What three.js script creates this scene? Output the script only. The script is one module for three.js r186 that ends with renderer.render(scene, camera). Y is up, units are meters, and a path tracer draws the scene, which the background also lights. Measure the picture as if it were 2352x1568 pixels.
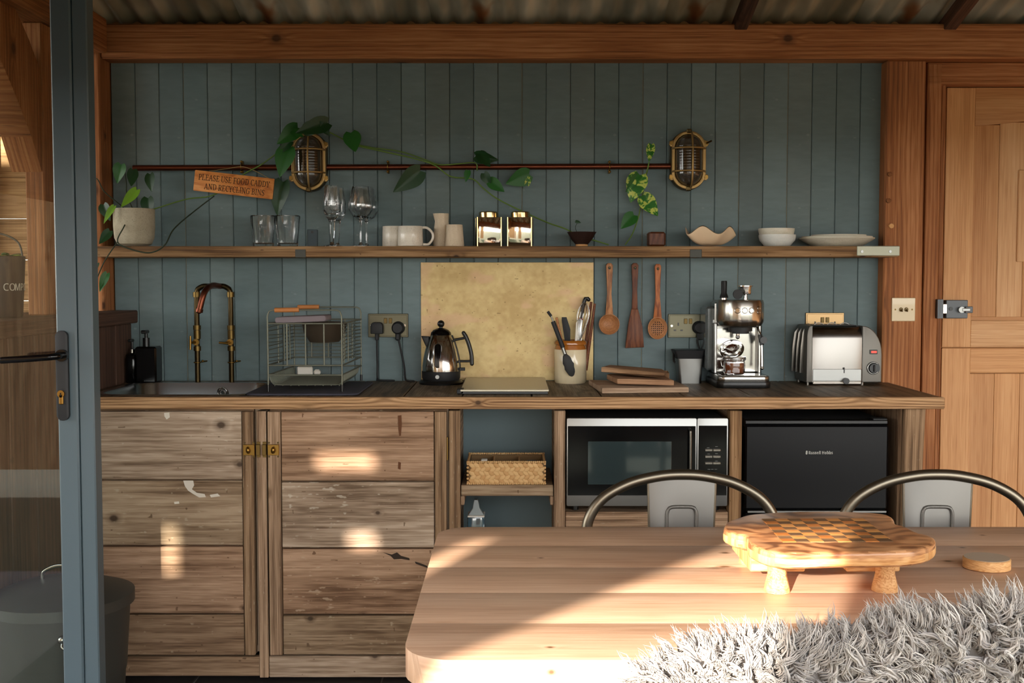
import * as THREE from 'three';
import { mergeGeometries, toCreasedNormals } from 'three/addons/utils/BufferGeometryUtils.js';
import { TextGeometry } from 'three/addons/geometries/TextGeometry.js';
import { FontLoader } from 'three/addons/loaders/FontLoader.js';

// ---------------------------------------------------------------- camera, sky, sun, exposure
const scene = new THREE.Scene();
const FOCAL = 2650, EYE = new THREE.Vector3(0, 1.29, 4.2), PITCH = Math.atan(144 / FOCAL);
const camera = new THREE.PerspectiveCamera(2 * Math.atan(784 / FOCAL) * 180 / Math.PI, 1.5, 0.05, 300);
camera.position.copy(EYE);
camera.rotation.x = -PITCH;
camera.updateMatrixWorld();

const renderer = new THREE.WebGLRenderer({ antialias: true });
renderer.toneMapping = THREE.LinearToneMapping;
renderer.toneMappingExposure = 1.0;
renderer.shadowMap.enabled = true;

const SKY_TOP = [0.12, 0.19, 0.32], SKY_LOW = [1.0, 0.98, 0.92], SKY_LEVEL = 9.5;
{
  const w = 64, h = 128, d = new Float32Array(w * h * 4);
  for (let y = 0; y < h; y++) for (let x = 0; x < w; x++) {
    const up = Math.sin(((y + 0.5) / h - 0.5) * Math.PI), t = Math.pow(Math.min(1, Math.max(0, up)), 0.7);
    for (let c = 0; c < 3; c++) d[(y * w + x) * 4 + c] = SKY_LEVEL * (SKY_LOW[c] * (1 - t) + SKY_TOP[c] * t);
    d[(y * w + x) * 4 + 3] = 1;
  }
  const sky = new THREE.DataTexture(d, w, h, THREE.RGBAFormat, THREE.FloatType);
  sky.mapping = THREE.EquirectangularReflectionMapping; sky.magFilter = THREE.LinearFilter; sky.needsUpdate = true;
  scene.background = sky; scene.environment = sky;
}
// low sun behind the camera, over its left shoulder
const SUN_AZ = 23 * Math.PI / 180, SUN_EL = 15.5 * Math.PI / 180;
const sun = new THREE.DirectionalLight(new THREE.Color().setRGB(1.0, 0.89, 0.79), 19);
sun.position.set(-Math.sin(SUN_AZ) * Math.cos(SUN_EL) * 30, Math.sin(SUN_EL) * 30, Math.cos(SUN_AZ) * Math.cos(SUN_EL) * 30);
sun.castShadow = true; sun.shadow.radius = 1; sun.shadow.mapSize.set(4096, 4096);
Object.assign(sun.shadow.camera, { left: -9, right: 9, top: 9, bottom: -9, near: 1, far: 60 });
sun.name = 'sun'; scene.add(sun);

// ---------------------------------------------------------------- helpers
const V = (x, y, z) => new THREE.Vector3(x, y, z);
// a point of the place from its position on the photograph and its distance from the back wall (z) or its height (y)
function ray(px, py) {
  const x = (px - 1176) / FOCAL, u = (784 - py) / FOCAL, s = Math.sin(PITCH), c = Math.cos(PITCH);
  return V(x, -s + u * c, -c - u * s);
}
function at(px, py, z) { const r = ray(px, py), t = (z - EYE.z) / r.z; return V(EYE.x + r.x * t, EYE.y + r.y * t, z); }
function onY(px, py, y) { const r = ray(px, py), t = (y - EYE.y) / r.y; return V(EYE.x + r.x * t, y, EYE.z + r.z * t); }
const X = (px, z, py = 784) => at(px, py, z).x, Y = (py, z) => at(1176, py, z).y;

let seed = 7;
const rnd = (a = 0, b = 1) => { seed = (seed * 1664525 + 1013904223) % 4294967296; return a + (b - a) * seed / 4294967296; };
const lerp = THREE.MathUtils.lerp, clamp = THREE.MathUtils.clamp;

function clean(g) {
  let n = g.index ? g.toNonIndexed() : g;
  for (const k of Object.keys(n.attributes)) if (!['position', 'normal', 'uv'].includes(k)) n.deleteAttribute(k);
  if (!n.attributes.normal) n.computeVertexNormals();
  if (!n.attributes.uv) n.setAttribute('uv', new THREE.BufferAttribute(new Float32Array(n.attributes.position.count * 2), 2));
  n.morphAttributes = {}; return n;
}
const merge = (...gs) => mergeGeometries(gs.flat().map(clean));
const mv = (g, x = 0, y = 0, z = 0) => g.translate(x, y, z);
const rx = (g, a) => g.rotateX(a), ry = (g, a) => g.rotateY(a), rz = (g, a) => g.rotateZ(a);
const crease = (g, a = 0.6) => toCreasedNormals(clean(g), a);

// a box with chamfered edges: 44 triangles
function cbox(w, h, d, c = 0.002, x = 0, y = 0, z = 0) {
  const W = w / 2, H = h / 2, D = d / 2; c = Math.min(c, W * 0.9, H * 0.9, D * 0.9);
  const P = (f, sx, sy, sz) => [sx * (f === 0 ? W : W - c), sy * (f === 1 ? H : H - c), sz * (f === 2 ? D : D - c)];
  const pos = [], S = [-1, 1], ctr = V(0, 0, 0);
  const tri = (a, b, e) => {
    const A = V(...a), B = V(...b), E = V(...e), n = B.clone().sub(A).cross(E.clone().sub(A));
    ctr.copy(A).add(B).add(E);
    pos.push(...(n.dot(ctr) >= 0 ? [a, b, e] : [a, e, b]).flat());
  };
  const quad = (a, b, e, f) => { tri(a, b, e); tri(a, e, f); };
  for (const s of S) {
    quad(P(0, s, -1, -1), P(0, s, 1, -1), P(0, s, 1, 1), P(0, s, -1, 1));
    quad(P(1, -1, s, -1), P(1, 1, s, -1), P(1, 1, s, 1), P(1, -1, s, 1));
    quad(P(2, -1, -1, s), P(2, 1, -1, s), P(2, 1, 1, s), P(2, -1, 1, s));
  }
  for (const a of S) for (const b of S) {
    quad(P(0, a, b, -1), P(0, a, b, 1), P(1, a, b, 1), P(1, a, b, -1));
    quad(P(0, a, -1, b), P(0, a, 1, b), P(2, a, 1, b), P(2, a, -1, b));
    quad(P(1, -1, a, b), P(1, 1, a, b), P(2, 1, a, b), P(2, -1, a, b));
    for (const e of S) tri(P(0, a, b, e), P(1, a, b, e), P(2, a, b, e));
  }
  const g = new THREE.BufferGeometry();
  g.setAttribute('position', new THREE.BufferAttribute(new Float32Array(pos), 3));
  g.computeVertexNormals(); g.translate(x, y, z);
  return g;
}
// box between two corners
const span = (x0, x1, y0, y1, z0, z1, c = 0.002) => cbox(Math.abs(x1 - x0), Math.abs(y1 - y0), Math.abs(z1 - z0), c, (x0 + x1) / 2, (y0 + y1) / 2, (z0 + z1) / 2);
// uv in metres, u along the grain
function grainUV(g, grain = 'x', ou = rnd(0, 9), ov = rnd(0, 9)) {
  g = clean(g);
  const p = g.attributes.position, n = g.attributes.normal, uv = new Float32Array(p.count * 2);
  for (let i = 0; i < p.count; i++) {
    const q = { x: p.getX(i), y: p.getY(i), z: p.getZ(i) }, a = { x: Math.abs(n.getX(i)), y: Math.abs(n.getY(i)), z: Math.abs(n.getZ(i)) };
    const [b, c] = ['x', 'y', 'z'].filter((k) => k !== grain);
    if (a[grain] > a[b] && a[grain] > a[c]) { uv[i * 2] = q[b] * 0.3 + ou; uv[i * 2 + 1] = q[c] + ov; }
    else { uv[i * 2] = q[grain] + ou; uv[i * 2 + 1] = (a[b] > a[c] ? q[c] : q[b]) + ov; }
  }
  g.setAttribute('uv', new THREE.BufferAttribute(uv, 2));
  return g;
}
const cyl = (r0, r1, h, seg = 24) => new THREE.CylinderGeometry(r1, r0, h, seg);          // r0 at the bottom
const disc = (r, h, seg = 24, axis = 'y') => { const g = cyl(r, r, h, seg); if (axis === 'z') g.rotateX(Math.PI / 2); if (axis === 'x') g.rotateZ(Math.PI / 2); return g; };
const ball = (r, a = 16, b = 12) => new THREE.SphereGeometry(r, a, b);
const lathe = (pts, seg = 36, cr = 0.7) => crease(new THREE.LatheGeometry(pts.map(([r, y]) => new THREE.Vector2(Math.max(r, 0.00001), y)), seg), cr);
function tube(pts, r, { seg = 0, rs = 8, closed = false, caps = true, tension = 0.5, type = 'catmullrom' } = {}) {
  const v = pts.map((p) => (p.isVector3 ? p : V(...p))), curve = new THREE.CatmullRomCurve3(v, closed, type, tension);
  const g = [new THREE.TubeGeometry(curve, seg || v.length * 6, r, rs, closed)];
  if (caps && !closed) for (const e of [v[0], v[v.length - 1]]) g.push(ball(r, rs, 6).translate(e.x, e.y, e.z));
  return merge(g);
}
function rod(a, b, r, rs = 6, r2 = r) {
  const A = a.isVector3 ? a : V(...a), B = b.isVector3 ? b : V(...b), g = new THREE.CylinderGeometry(r2, r, A.distanceTo(B), rs);
  g.applyQuaternion(new THREE.Quaternion().setFromUnitVectors(V(0, 1, 0), B.clone().sub(A).normalize()));
  return g.translate((A.x + B.x) / 2, (A.y + B.y) / 2, (A.z + B.z) / 2);
}
const shapeOf = (pts) => new THREE.Shape(pts.map(([x, y]) => new THREE.Vector2(x, y)));
function ext(shape, depth, bevel = 0.002, seg = 2, holes = []) {
  const s = Array.isArray(shape) ? shapeOf(shape) : shape;
  for (const h of holes) s.holes.push(Array.isArray(h) ? new THREE.Path(h.map(([x, y]) => new THREE.Vector2(x, y))) : h);
  const g = new THREE.ExtrudeGeometry(s, { depth: Math.max(depth - 2 * bevel, 0.0002), bevelEnabled: bevel > 0, bevelThickness: bevel, bevelSize: bevel, bevelOffset: -bevel, bevelSegments: seg, curveSegments: 16 });
  return crease(g.translate(0, 0, bevel > 0 ? bevel : 0), 0.5);
}
function rrect(w, h, r, n = 6) {                                    // outline of a rounded rectangle round the origin
  const rs = Array.isArray(r) ? r : [r, r, r, r], out = [];           // tr, tl, bl, br
  [[1, 1], [-1, 1], [-1, -1], [1, -1]].forEach(([sx, sy], k) => {
    const q = Math.max(rs[k], 1e-4);
    for (let i = 0; i <= n; i++) { const a = (k + i / n) * Math.PI / 2; out.push([sx * (w / 2 - q) + q * Math.cos(a), sy * (h / 2 - q) + q * Math.sin(a)]); }
  });
  return out;
}

const taken = {};
function numbered(name) { const n = taken[name] = (taken[name] ?? -1) + 1; return n ? `${name}_${String(n).padStart(3, '0')}` : name; }
const shade = (m) => { m.castShadow = m.receiveShadow = true; return m; };
function thing(name, label, category, [x, y, z] = [0, 0, 0], turn = 0, group) {
  const o = new THREE.Group(); o.name = numbered(name); o.position.set(x, y, z); o.rotation.y = turn;
  o.userData = { label, category }; if (group) o.userData.group = group;
  scene.add(o); return o;
}
function part(parent, name, g, m, label) {
  const o = shade(new THREE.Mesh(g, m)); o.name = name; if (label) o.userData.label = label;
  parent.add(o); return o;
}
function mono(name, label, category, g, m, [x, y, z] = [0, 0, 0], turn = 0, group) {
  const o = shade(new THREE.Mesh(g, m)); o.name = numbered(name); o.position.set(x, y, z); o.rotation.y = turn;
  o.userData = { label, category }; if (group) o.userData.group = group;
  scene.add(o); return o;
}
function struct(name, label, g, m) {
  const o = g ? shade(new THREE.Mesh(g, m)) : new THREE.Group(); o.name = numbered(name);
  o.userData = { kind: 'structure', label }; scene.add(o); return o;
}
function copyOf(o, label, [x, y, z], turn = o.rotation.y) {
  const c = o.clone(); c.name = numbered(o.name.replace(/_\d{3}$/, '')); c.position.set(x, y, z); c.rotation.y = turn;
  c.userData = { ...o.userData, label }; scene.add(c); return c;
}

// ---------------------------------------------------------------- textures
function hash(x, y, s) { let h = Math.imul(x | 0, 374761393) ^ Math.imul(y | 0, 668265263) ^ Math.imul(s | 0, 2147483647 - 61 * 977); h = Math.imul(h ^ (h >>> 13), 1274126177); h ^= h >>> 16; return (h >>> 0) / 4294967296; }
function vn(x, y, px, py, s) {                                      // value noise that repeats after px, py cells
  const xi = Math.floor(x), yi = Math.floor(y), fx = x - xi, fy = y - yi, u = fx * fx * (3 - 2 * fx), v = fy * fy * (3 - 2 * fy);
  const w = (a, n) => ((a % n) + n) % n, x0 = w(xi, px), x1 = w(xi + 1, px), y0 = w(yi, py), y1 = w(yi + 1, py);
  return lerp(lerp(hash(x0, y0, s), hash(x1, y0, s), u), lerp(hash(x0, y1, s), hash(x1, y1, s), u), v);
}
function fbm(u, v, fu, fv, s, oct = 4) { let a = 0.5, t = 0, n = 0; for (let o = 0; o < oct; o++) { t += a * vn(u * fu, v * fv, fu, fv, s + o * 17); n += a; a *= 0.5; fu *= 2; fv *= 2; } return t / n; }
const srgb = (hex) => { const c = new THREE.Color(hex); return [c.r, c.g, c.b].map((x) => Math.round(255 * (x <= 0.0031308 ? 12.92 * x : 1.055 * Math.pow(x, 1 / 2.4) - 0.055))); };
function paint(w, h, f, lu, lv, colour = true) {
  const d = new Uint8Array(w * h * 4);
  for (let y = 0; y < h; y++) for (let x = 0; x < w; x++) { const c = f((x + 0.5) / w, (y + 0.5) / h); for (let k = 0; k < 3; k++) d[(y * w + x) * 4 + k] = clamp(colour ? c[k] : c, 0, 255); d[(y * w + x) * 4 + 3] = 255; }
  const t = new THREE.DataTexture(d, w, h); t.magFilter = THREE.LinearFilter; t.wrapS = t.wrapT = THREE.RepeatWrapping; t.repeat.set(1 / lu, 1 / lv);
  if (colour) t.colorSpace = THREE.SRGBColorSpace; t.needsUpdate = true; return t;
}
const mix3 = (a, b, t) => [0, 1, 2].map((k) => a[k] + (b[k] - a[k]) * t);
// wood: light, mid, dark colours; rings across v, streaks along u, knots, stains
function wood({ s = 1, light, mid, dark, knotC = dark, w = 512, h = 512, lu = 1.6, lv = 0.5, rings = 10, ringAmt = 0.5, wander = 1.3, streak = 0.5, stain = 0.3, knots = 5, knotR = 0.02, flecks = 0, fleckC = '#cfc6b4', rough = 0.75, bump = 0.0008, color = '#ffffff', dots = 0, extra = {} }) {
  const L = srgb(light), M = srgb(mid), D = srgb(dark), K = srgb(knotC), W = srgb(fleckC), kn = [];
  for (let i = 0; i < knots; i++) kn.push([hash(i, 1, s), hash(i, 2, s), knotR * (0.5 + hash(i, 3, s))]);
  const hs = new Float32Array(w * h), near = (a) => a - Math.round(a);
  const col = paint(w, h, (u, v) => {
    let ring = v * rings + wander * fbm(u, v, 3, 3, s + 3, 3), core = 0;
    for (const [a, b, r] of kn) {
      const du = near(u - a) * lu, dv = near(v - b) * lv, e = (du * du) / (r * r * 9) + (dv * dv) / (r * r * 2.2), q = Math.sqrt((du * du) / (r * r * 1.6) + (dv * dv) / (r * r));
      ring += 1.3 * Math.exp(-e) * (dv > 0 ? 1 : -1) * Math.min(1, q) + 0; core = Math.max(core, clamp(1.15 - q, 0, 1) * 1.6, 0.35 * clamp(1.9 - q, 0, 1));
    }
    const g = Math.pow(0.5 + 0.5 * Math.sin(ring * 6.283), 1.6), st = fbm(u, v, 7, 120, s + 41, 3), fine = vn(u * 40, v * 300, 40, 300, s + 5), blot = fbm(u, v, 4, 5, s + 77, 4);
    let t = 0.5 + ringAmt * (g - 0.5) + streak * (st - 0.5) * 2 + 0.3 * (fine - 0.5) + stain * (blot - 0.5) * 2;
    t = clamp(t, 0, 1);
    let c = t < 0.5 ? mix3(L, M, t * 2) : mix3(M, D, t * 2 - 1);
    c = mix3(c, K, clamp(core, 0, 1) * 0.85);
    let hh = 0.7 - 0.35 * g - 0.3 * (st - 0.5) - 0.2 * fine * (fine > 0.7 ? 1 : 0);
    if (dots) { const n = vn(u * 70, v * 60, 70, 60, s + 9); if (n > 0.965) c = mix3(c, D, 0.8); }
    if (flecks) { const n = fbm(u, v, 60, 70, s + 15, 3) + 0.3 * fbm(u, v, 3, 3, s + 16, 2); const q = clamp((n - (1.02 - flecks * 0.14)) * 10, 0, 1); c = mix3(c, W, q * 0.6); hh += q * 0.2; }
    hs[Math.floor(v * h) * w + Math.floor(u * w)] = hh; return c;
  }, lu, lv);
  const bmp = paint(w, h, (u, v) => hs[Math.floor(v * h) * w + Math.floor(u * w)] * 255, lu, lv, false);
  return new THREE.MeshPhysicalMaterial({ map: col, bumpMap: bmp, bumpScale: bump, roughness: rough, color, specularIntensity: 0.6, ...extra });
}
const tint = (m, hex) => { const c = m.clone(); c.color = new THREE.Color(hex); return c; };
const std = (hex, rough = 0.6, metal = 0, more = {}) => new THREE.MeshPhysicalMaterial({ color: hex, roughness: rough, metalness: metal, ...more });
// ---------------------------------------------------------------- materials
const M = {};
M.timber = wood({ s: 11, light: '#bd8558', mid: '#9a6138', dark: '#6d4326', knotC: '#4a2d1a', rings: 24, ringAmt: 0.24, wander: 1.8, streak: 0.36, knots: 5, knotR: 0.016, stain: 0.5, rough: 0.7, lu: 1.8, lv: 0.4 });
M.stained = wood({ s: 13, light: '#66493a', mid: '#4f382c', dark: '#382720', rings: 14, ringAmt: 0.2, streak: 0.4, knots: 2, knotR: 0.012, stain: 0.4, rough: 0.7, lu: 1.6, lv: 0.4 });  // dark brown wood tone for the half wall, its cap and the rafters
M.door = wood({ s: 23, light: '#e0b78b', mid: '#d0a070', dark: '#b37f50', rings: 5, ringAmt: 0.14, streak: 0.28, knots: 0, stain: 0.3, rough: 0.5, lu: 2, lv: 0.5, bump: 0.0002 });
M.door2 = tint(M.door, '#efe2d4');
M.door3 = tint(M.door, '#fff6ea');
M.cab = wood({ s: 37, light: '#c4b09a', mid: '#a08a74', dark: '#6c5845', knotC: '#44362a', w: 1024, h: 512, rings: 14, ringAmt: 0.16, wander: 3, streak: 0.42, stain: 0.6, knots: 6, knotR: 0.009, flecks: 0.55, dots: 1, rough: 0.85, lu: 1.3, lv: 0.6, bump: 0.0012 });
M.cab2 = tint(M.cab, '#f1ded0'); M.cab3 = tint(M.cab, '#e2dcd0'); M.cab4 = tint(M.cab, '#cfc0b0');
M.cabStrip = wood({ s: 53, light: '#b89a7e', mid: '#967a60', dark: '#67503c', rings: 8, ringAmt: 0.4, streak: 0.55, knots: 1, knotR: 0.01, stain: 0.4, flecks: 0.25, rough: 0.85, lu: 1.2, lv: 0.2, bump: 0.001 });
M.cabStrip2 = tint(M.cabStrip, '#e2ddd2');
M.counter = wood({ s: 61, light: '#9a8871', mid: '#75654f', dark: '#4a3c2d', rings: 10, ringAmt: 0.3, streak: 0.5, stain: 0.5, knots: 2, rough: 0.5, lu: 0.9, lv: 0.4, bump: 0.0006 });
M.counter2 = tint(M.counter, '#e3d9cc');
M.nose = wood({ s: 67, light: '#cfa77e', mid: '#a5805a', dark: '#6a4a30', knotC: '#453222', rings: 16, ringAmt: 0.42, wander: 2.2, streak: 0.5, knots: 6, knotR: 0.012, stain: 0.3, rough: 0.8, lu: 1.5, lv: 0.16, bump: 0.0015 });
M.shelf = wood({ s: 71, light: '#a5835f', mid: '#80603f', dark: '#523a26', knotC: '#33221a', rings: 8, ringAmt: 0.35, streak: 0.5, stain: 0.4, knots: 4, knotR: 0.012, dots: 1, rough: 0.8, lu: 1.4, lv: 0.3, bump: 0.001 });
M.pine = wood({ s: 83, light: '#dcbd9f', mid: '#c9a384', dark: '#ab8263', knotC: '#5d4027', w: 1024, h: 512, rings: 7, ringAmt: 0.16, wander: 2.2, streak: 0.22, stain: 0.22, knots: 22, knotR: 0.007, rough: 0.42, lu: 1.9, lv: 0.9, bump: 0.0003 });
M.olive = wood({ s: 97, light: '#d39c6c', mid: '#b07a4e', dark: '#6e442b', rings: 5, ringAmt: 0.6, wander: 4.5, streak: 0.25, stain: 0.5, knots: 2, knotR: 0.02, rough: 0.3, lu: 0.35, lv: 0.3, bump: 0.0001, extra: { clearcoat: 0.3, clearcoatRoughness: 0.25 } });
M.oliveSide = wood({ s: 98, light: '#eec48d', mid: '#d9a165', dark: '#a86a38', rings: 5, ringAmt: 0.35, wander: 3, streak: 0.3, stain: 0.3, knots: 0, rough: 0.5, lu: 0.3, lv: 0.2, bump: 0.0002 });
M.boards = wood({ s: 103, light: '#cbb29a', mid: '#b0947a', dark: '#8a705a', rings: 6, ringAmt: 0.25, streak: 0.5, stain: 0.35, knots: 0, rough: 0.8, lu: 0.6, lv: 0.2, bump: 0.0006 });
M.spoon = wood({ s: 107, light: '#cf9a6c', mid: '#ad7448', dark: '#74472c', rings: 5, ringAmt: 0.4, wander: 2.5, streak: 0.4, stain: 0.3, knots: 0, rough: 0.45, lu: 0.3, lv: 0.12, bump: 0.0001 });
M.spoonDark = tint(M.spoon, '#a08476');
M.handleWood = std('#b8763f', 0.6);
M.fence = wood({ s: 109, light: '#d0a878', mid: '#b08860', dark: '#83623f', rings: 7, ringAmt: 0.3, streak: 0.5, knots: 3, rough: 0.85, lu: 1.5, lv: 0.5 });

const paintNoise = paint(512, 512, (u, v) => {
  const b = fbm(u, v, 5, 3, 201, 4), f = fbm(u, v, 60, 24, 207, 3), s = fbm(u, v, 40, 40, 215, 2);
  let c = mix3([117, 134, 137], [102, 118, 121], clamp(0.5 + 1.1 * (b - 0.5) + 0.8 * (f - 0.5), 0, 1));
  if (s > 0.87) c = mix3(c, [150, 160, 157], clamp((s - 0.87) * 12, 0, 0.4));
  return c;
}, 0.7, 1.1);
const paintBump = paint(256, 256, (u, v) => 255 * (0.5 + 0.5 * fbm(u, v, 60, 14, 231, 3)), 0.25, 0.5, false);
M.wall = new THREE.MeshPhysicalMaterial({ map: paintNoise, bumpMap: paintBump, bumpScale: 0.0004, roughness: 0.55, specularIntensity: 0.5 });
M.wall2 = tint(M.wall, '#eef0ee'); M.wall3 = tint(M.wall, '#f8f4f0');
M.rawEdge = std('#a88f66', 0.8);
M.slate = new THREE.MeshPhysicalMaterial({ roughness: 0.6, map: paint(256, 256, (u, v) => mix3([46, 42, 40], [66, 60, 56], fbm(u, v, 6, 6, 301, 4)), 0.7, 0.7) });
M.grout = std('#8a8078', 0.9);
M.ground = new THREE.MeshPhysicalMaterial({ roughness: 0.95, map: paint(256, 256, (u, v) => mix3([84, 86, 58], [66, 70, 44], fbm(u, v, 8, 8, 311, 4)), 3, 3) });
M.tin = new THREE.MeshPhysicalMaterial({ roughness: 0.7, metalness: 0.1, specularIntensity: 0.5, bumpScale: 0.0006, bumpMap: paint(256, 256, (u, v) => 255 * fbm(u, v, 16, 16, 331, 3), 0.5, 0.5, false),
  map: paint(512, 512, (u, v) => {
    const a = fbm(u, v, 14, 3, 321, 4), r = fbm(u, v, 9, 4, 327, 4), w = fbm(u, v, 30, 8, 329, 3);
    let c = mix3([140, 138, 122], [222, 216, 196], clamp(0.5 + 2 * (a - 0.5) + 0.8 * (w - 0.5), 0, 1));
    if (r > 0.6) c = mix3(c, [128, 70, 34], clamp((r - 0.6) * 7, 0, 0.85));
    return c;
  }, 1.6, 1.2) });
M.alu = std('#46565d', 0.42, 0.0, { clearcoat: 0.2, clearcoatRoughness: 0.35 });
M.black = std('#101010', 0.35);
M.blackGloss = std('#060607', 0.14, 0, { specularIntensity: 0.7 });
M.blackMatt = std('#17181a', 0.6);
M.steel = std('#a09f9b', 0.26, 1);
M.steelBrushed = std('#8f8f8c', 0.36, 1);
M.chrome = std('#b4b1ac', 0.12, 1);
M.steelWarm = std('#aaa59d', 0.22, 1);
M.darkSteel = std('#6d6a64', 0.3, 1);
M.gun = std('#7b7364', 0.38, 1);
M.gunPanel = std('#75726c', 0.5, 0.8);
M.brass = std('#8f6f38', 0.3, 1);
M.brassDull = std('#6f5a34', 0.42, 1);
M.bronze = std('#5a4a2c', 0.38, 0.9);
M.agedPipe = std('#40341f', 0.36, 0.9);
M.copper = std('#6e3c2a', 0.32, 0.9);
M.goldRim = std('#a98a58', 0.42, 0.75);
M.lampGlass = std('#33291a', 0.12, 0, { clearcoat: 1, clearcoatRoughness: 0.12, bumpMap: paint(128, 128, (u, v) => 255 * (0.5 + 0.5 * Math.sin(v * 6.283 * 24)) * 0.8 + 40 * fbm(u, v, 9, 9, 341, 2), 0.2, 0.2, false), bumpScale: 0.0006 });
M.splash = new THREE.MeshPhysicalMaterial({ metalness: 0.55, roughness: 0.5,
  map: paint(512, 512, (u, v) => {
    const a = fbm(u, v, 4, 5, 351, 4), f = fbm(u, v, 40, 30, 355, 3), d = fbm(u, v, 70, 70, 357, 2), p = fbm(u, v, 7, 9, 359, 3);
    let c = mix3([198, 176, 126], [172, 146, 98], clamp(0.5 + 1.5 * (a - 0.5) + 0.9 * (f - 0.5), 0, 1));
    if (p > 0.6) c = mix3(c, [196, 160, 128], clamp((p - 0.6) * 4, 0, 0.6));
    if (d > 0.85) c = mix3(c, [96, 76, 46], clamp((d - 0.85) * 9, 0, 0.7));
    return c;
  }, 0.64, 0.46) });
M.ivory = std('#d8c39a', 0.3, 0, { clearcoat: 0.3 });
M.plate = std('#4d4a3d', 0.3, 1); M.plateBrass = std('#a88a62', 0.38, 0.8);
M.white = std('#e4ded2', 0.4);
M.glass = new THREE.MeshPhysicalMaterial({ color: '#ffffff', roughness: 0.02, transmission: 1, thickness: 0.01, ior: 1.45, specularIntensity: 1 });
M.pane = new THREE.MeshPhysicalMaterial({ color: '#f6faf8', roughness: 0.0, transmission: 1, thickness: 0, ior: 1.5 });
M.smoke = std('#9aa4a6', 0.1, 0, { transmission: 0.75, thickness: 0 });
const speck = (a, b, k, s, rough, more = {}) => new THREE.MeshPhysicalMaterial({ roughness: rough, ...more, map: paint(256, 256, (u, v) => { const n = fbm(u, v, 50, 50, s, 2), c = mix3(srgb(a), srgb(k), clamp((n - 0.72) * 8, 0, 0.8)); return mix3(c, srgb(b), clamp(fbm(u, v, 5, 5, s + 5, 3) * 1.2 - 0.2, 0, 1) * 0.6); }, 0.2, 0.2) });
M.mug = speck('#e2dacb', '#cfc3b2', '#8d7b68', 401, 0.3, { clearcoat: 0.5, clearcoatRoughness: 0.2 });
M.stoneware = speck('#d9c7ae', '#c9b496', '#a58d70', 407, 0.75);
M.bowl = speck('#dfe0da', '#c9cdc9', '#8f9896', 411, 0.35);
M.plateware = speck('#d8d3c2', '#c3bda8', '#9c927c', 413, 0.35);
M.shell = std('#e6cba8', 0.5);
M.concrete = speck('#b5ab95', '#948b74', '#6b644f', 421, 0.85);
M.soil = std('#2a2018', 0.95);
M.leaf = std('#205c1d', 0.45);
M.leafDark = std('#123a15', 0.45);
M.leafLime = std('#6f9a2c', 0.4, 0);
M.leafVar = new THREE.MeshPhysicalMaterial({ roughness: 0.35, map: paint(128, 128, (u, v) => { const n = fbm(u, v, 4, 9, 431, 3); return n > 0.56 ? mix3([60, 120, 44], [190, 200, 96], clamp((n - 0.56) * 9, 0, 1)) : mix3([36, 98, 34], [52, 116, 40], n); }, 1, 1) });
M.stem = std('#5f7d2e', 0.6);
M.stemDark = std('#24301a', 0.7);
M.crock = std('#e6d6b2', 0.25, 0, { clearcoat: 0.6, clearcoatRoughness: 0.1 });
M.crockRim = std('#a8641f', 0.25, 0, { clearcoat: 0.6, clearcoatRoughness: 0.1 });
M.hob = std('#d9d0b8', 0.3, 0.15);
M.wicker = std('#cfa873', 0.75); M.wicker2 = std('#bf945f', 0.75); M.wickerDark = std('#6e5433', 0.85);
M.towel = std('#7d7276', 0.95);
M.rattan = std('#3c3122', 0.8);
M.wire = std('#787a6c', 0.5, 0.7);
M.mat = std('#3c3b46', 0.9);
M.fleece = std('#bcb3a9', 0.9, 0, { sheen: 0.3, sheenColor: new THREE.Color('#ffffff') });
M.hide = std('#8d8378', 0.95);
M.galv = std('#4c4d48', 0.5, 0.6);
M.ink = std('#2b1a10', 0.9);
M.red = std('#c22b22', 0.4);
M.honey = new THREE.MeshPhysicalMaterial({ color: '#7a3a1c', roughness: 0.15 });
// ---------------------------------------------------------------- the shelter
const BOARD_W = 0.0872, WALL_X0 = -1.446, WALL_X1 = WALL_X0 + 32 * BOARD_W, RISE = 0.276, EAVE_Y = 2.185, EAVE_Z = 3.4, END_X = 4.6, SKY_CUT_Y = 1.72, RIDGE_Z = EAVE_Z / 2, FRONT = 6.3;
const roofY = (z) => EAVE_Y + RISE * (z < RIDGE_Z ? z : 2 * RIDGE_Z - z);

// back wall: upright painted boards over a dark backing
const wallBack = struct('wall_back', 'slate blue tongue and groove boarded wall behind the worktop');
part(wallBack, 'backing', merge(span(WALL_X0 - 0.2, 1.42, 0, 2.3, -0.14, -0.024), span(1.42, END_X, 0, 2.2, -0.14, -0.08), span(2.66, END_X, 0, 2.2, -0.08, -0.02)), M.fence);
{
  const variants = [M.wall, M.wall2, M.wall3], h = 2.14, g = [0, 1, 2, 3].map(() => grainUV(cbox(BOARD_W - 0.0012, h, 0.022, 0.0024), 'y'));
  for (let i = 0; i < 32; i++) {
    const b = part(wallBack, 'board', g[i % 4], variants[Math.floor(rnd(0, 3))]);
    b.position.set(WALL_X0 + (i + 0.5) * BOARD_W, h / 2, -0.011 - rnd(0, 0.0012));
  }
  for (const i of [3, 17, 22, 28, 26]) part(wallBack, 'bare_tongue', span(WALL_X0 + i * BOARD_W - 0.0022, WALL_X0 + i * BOARD_W + 0.0022, 0.9, 2.14, -0.014, -0.004, 0.0005), M.rawEdge);
}
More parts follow.
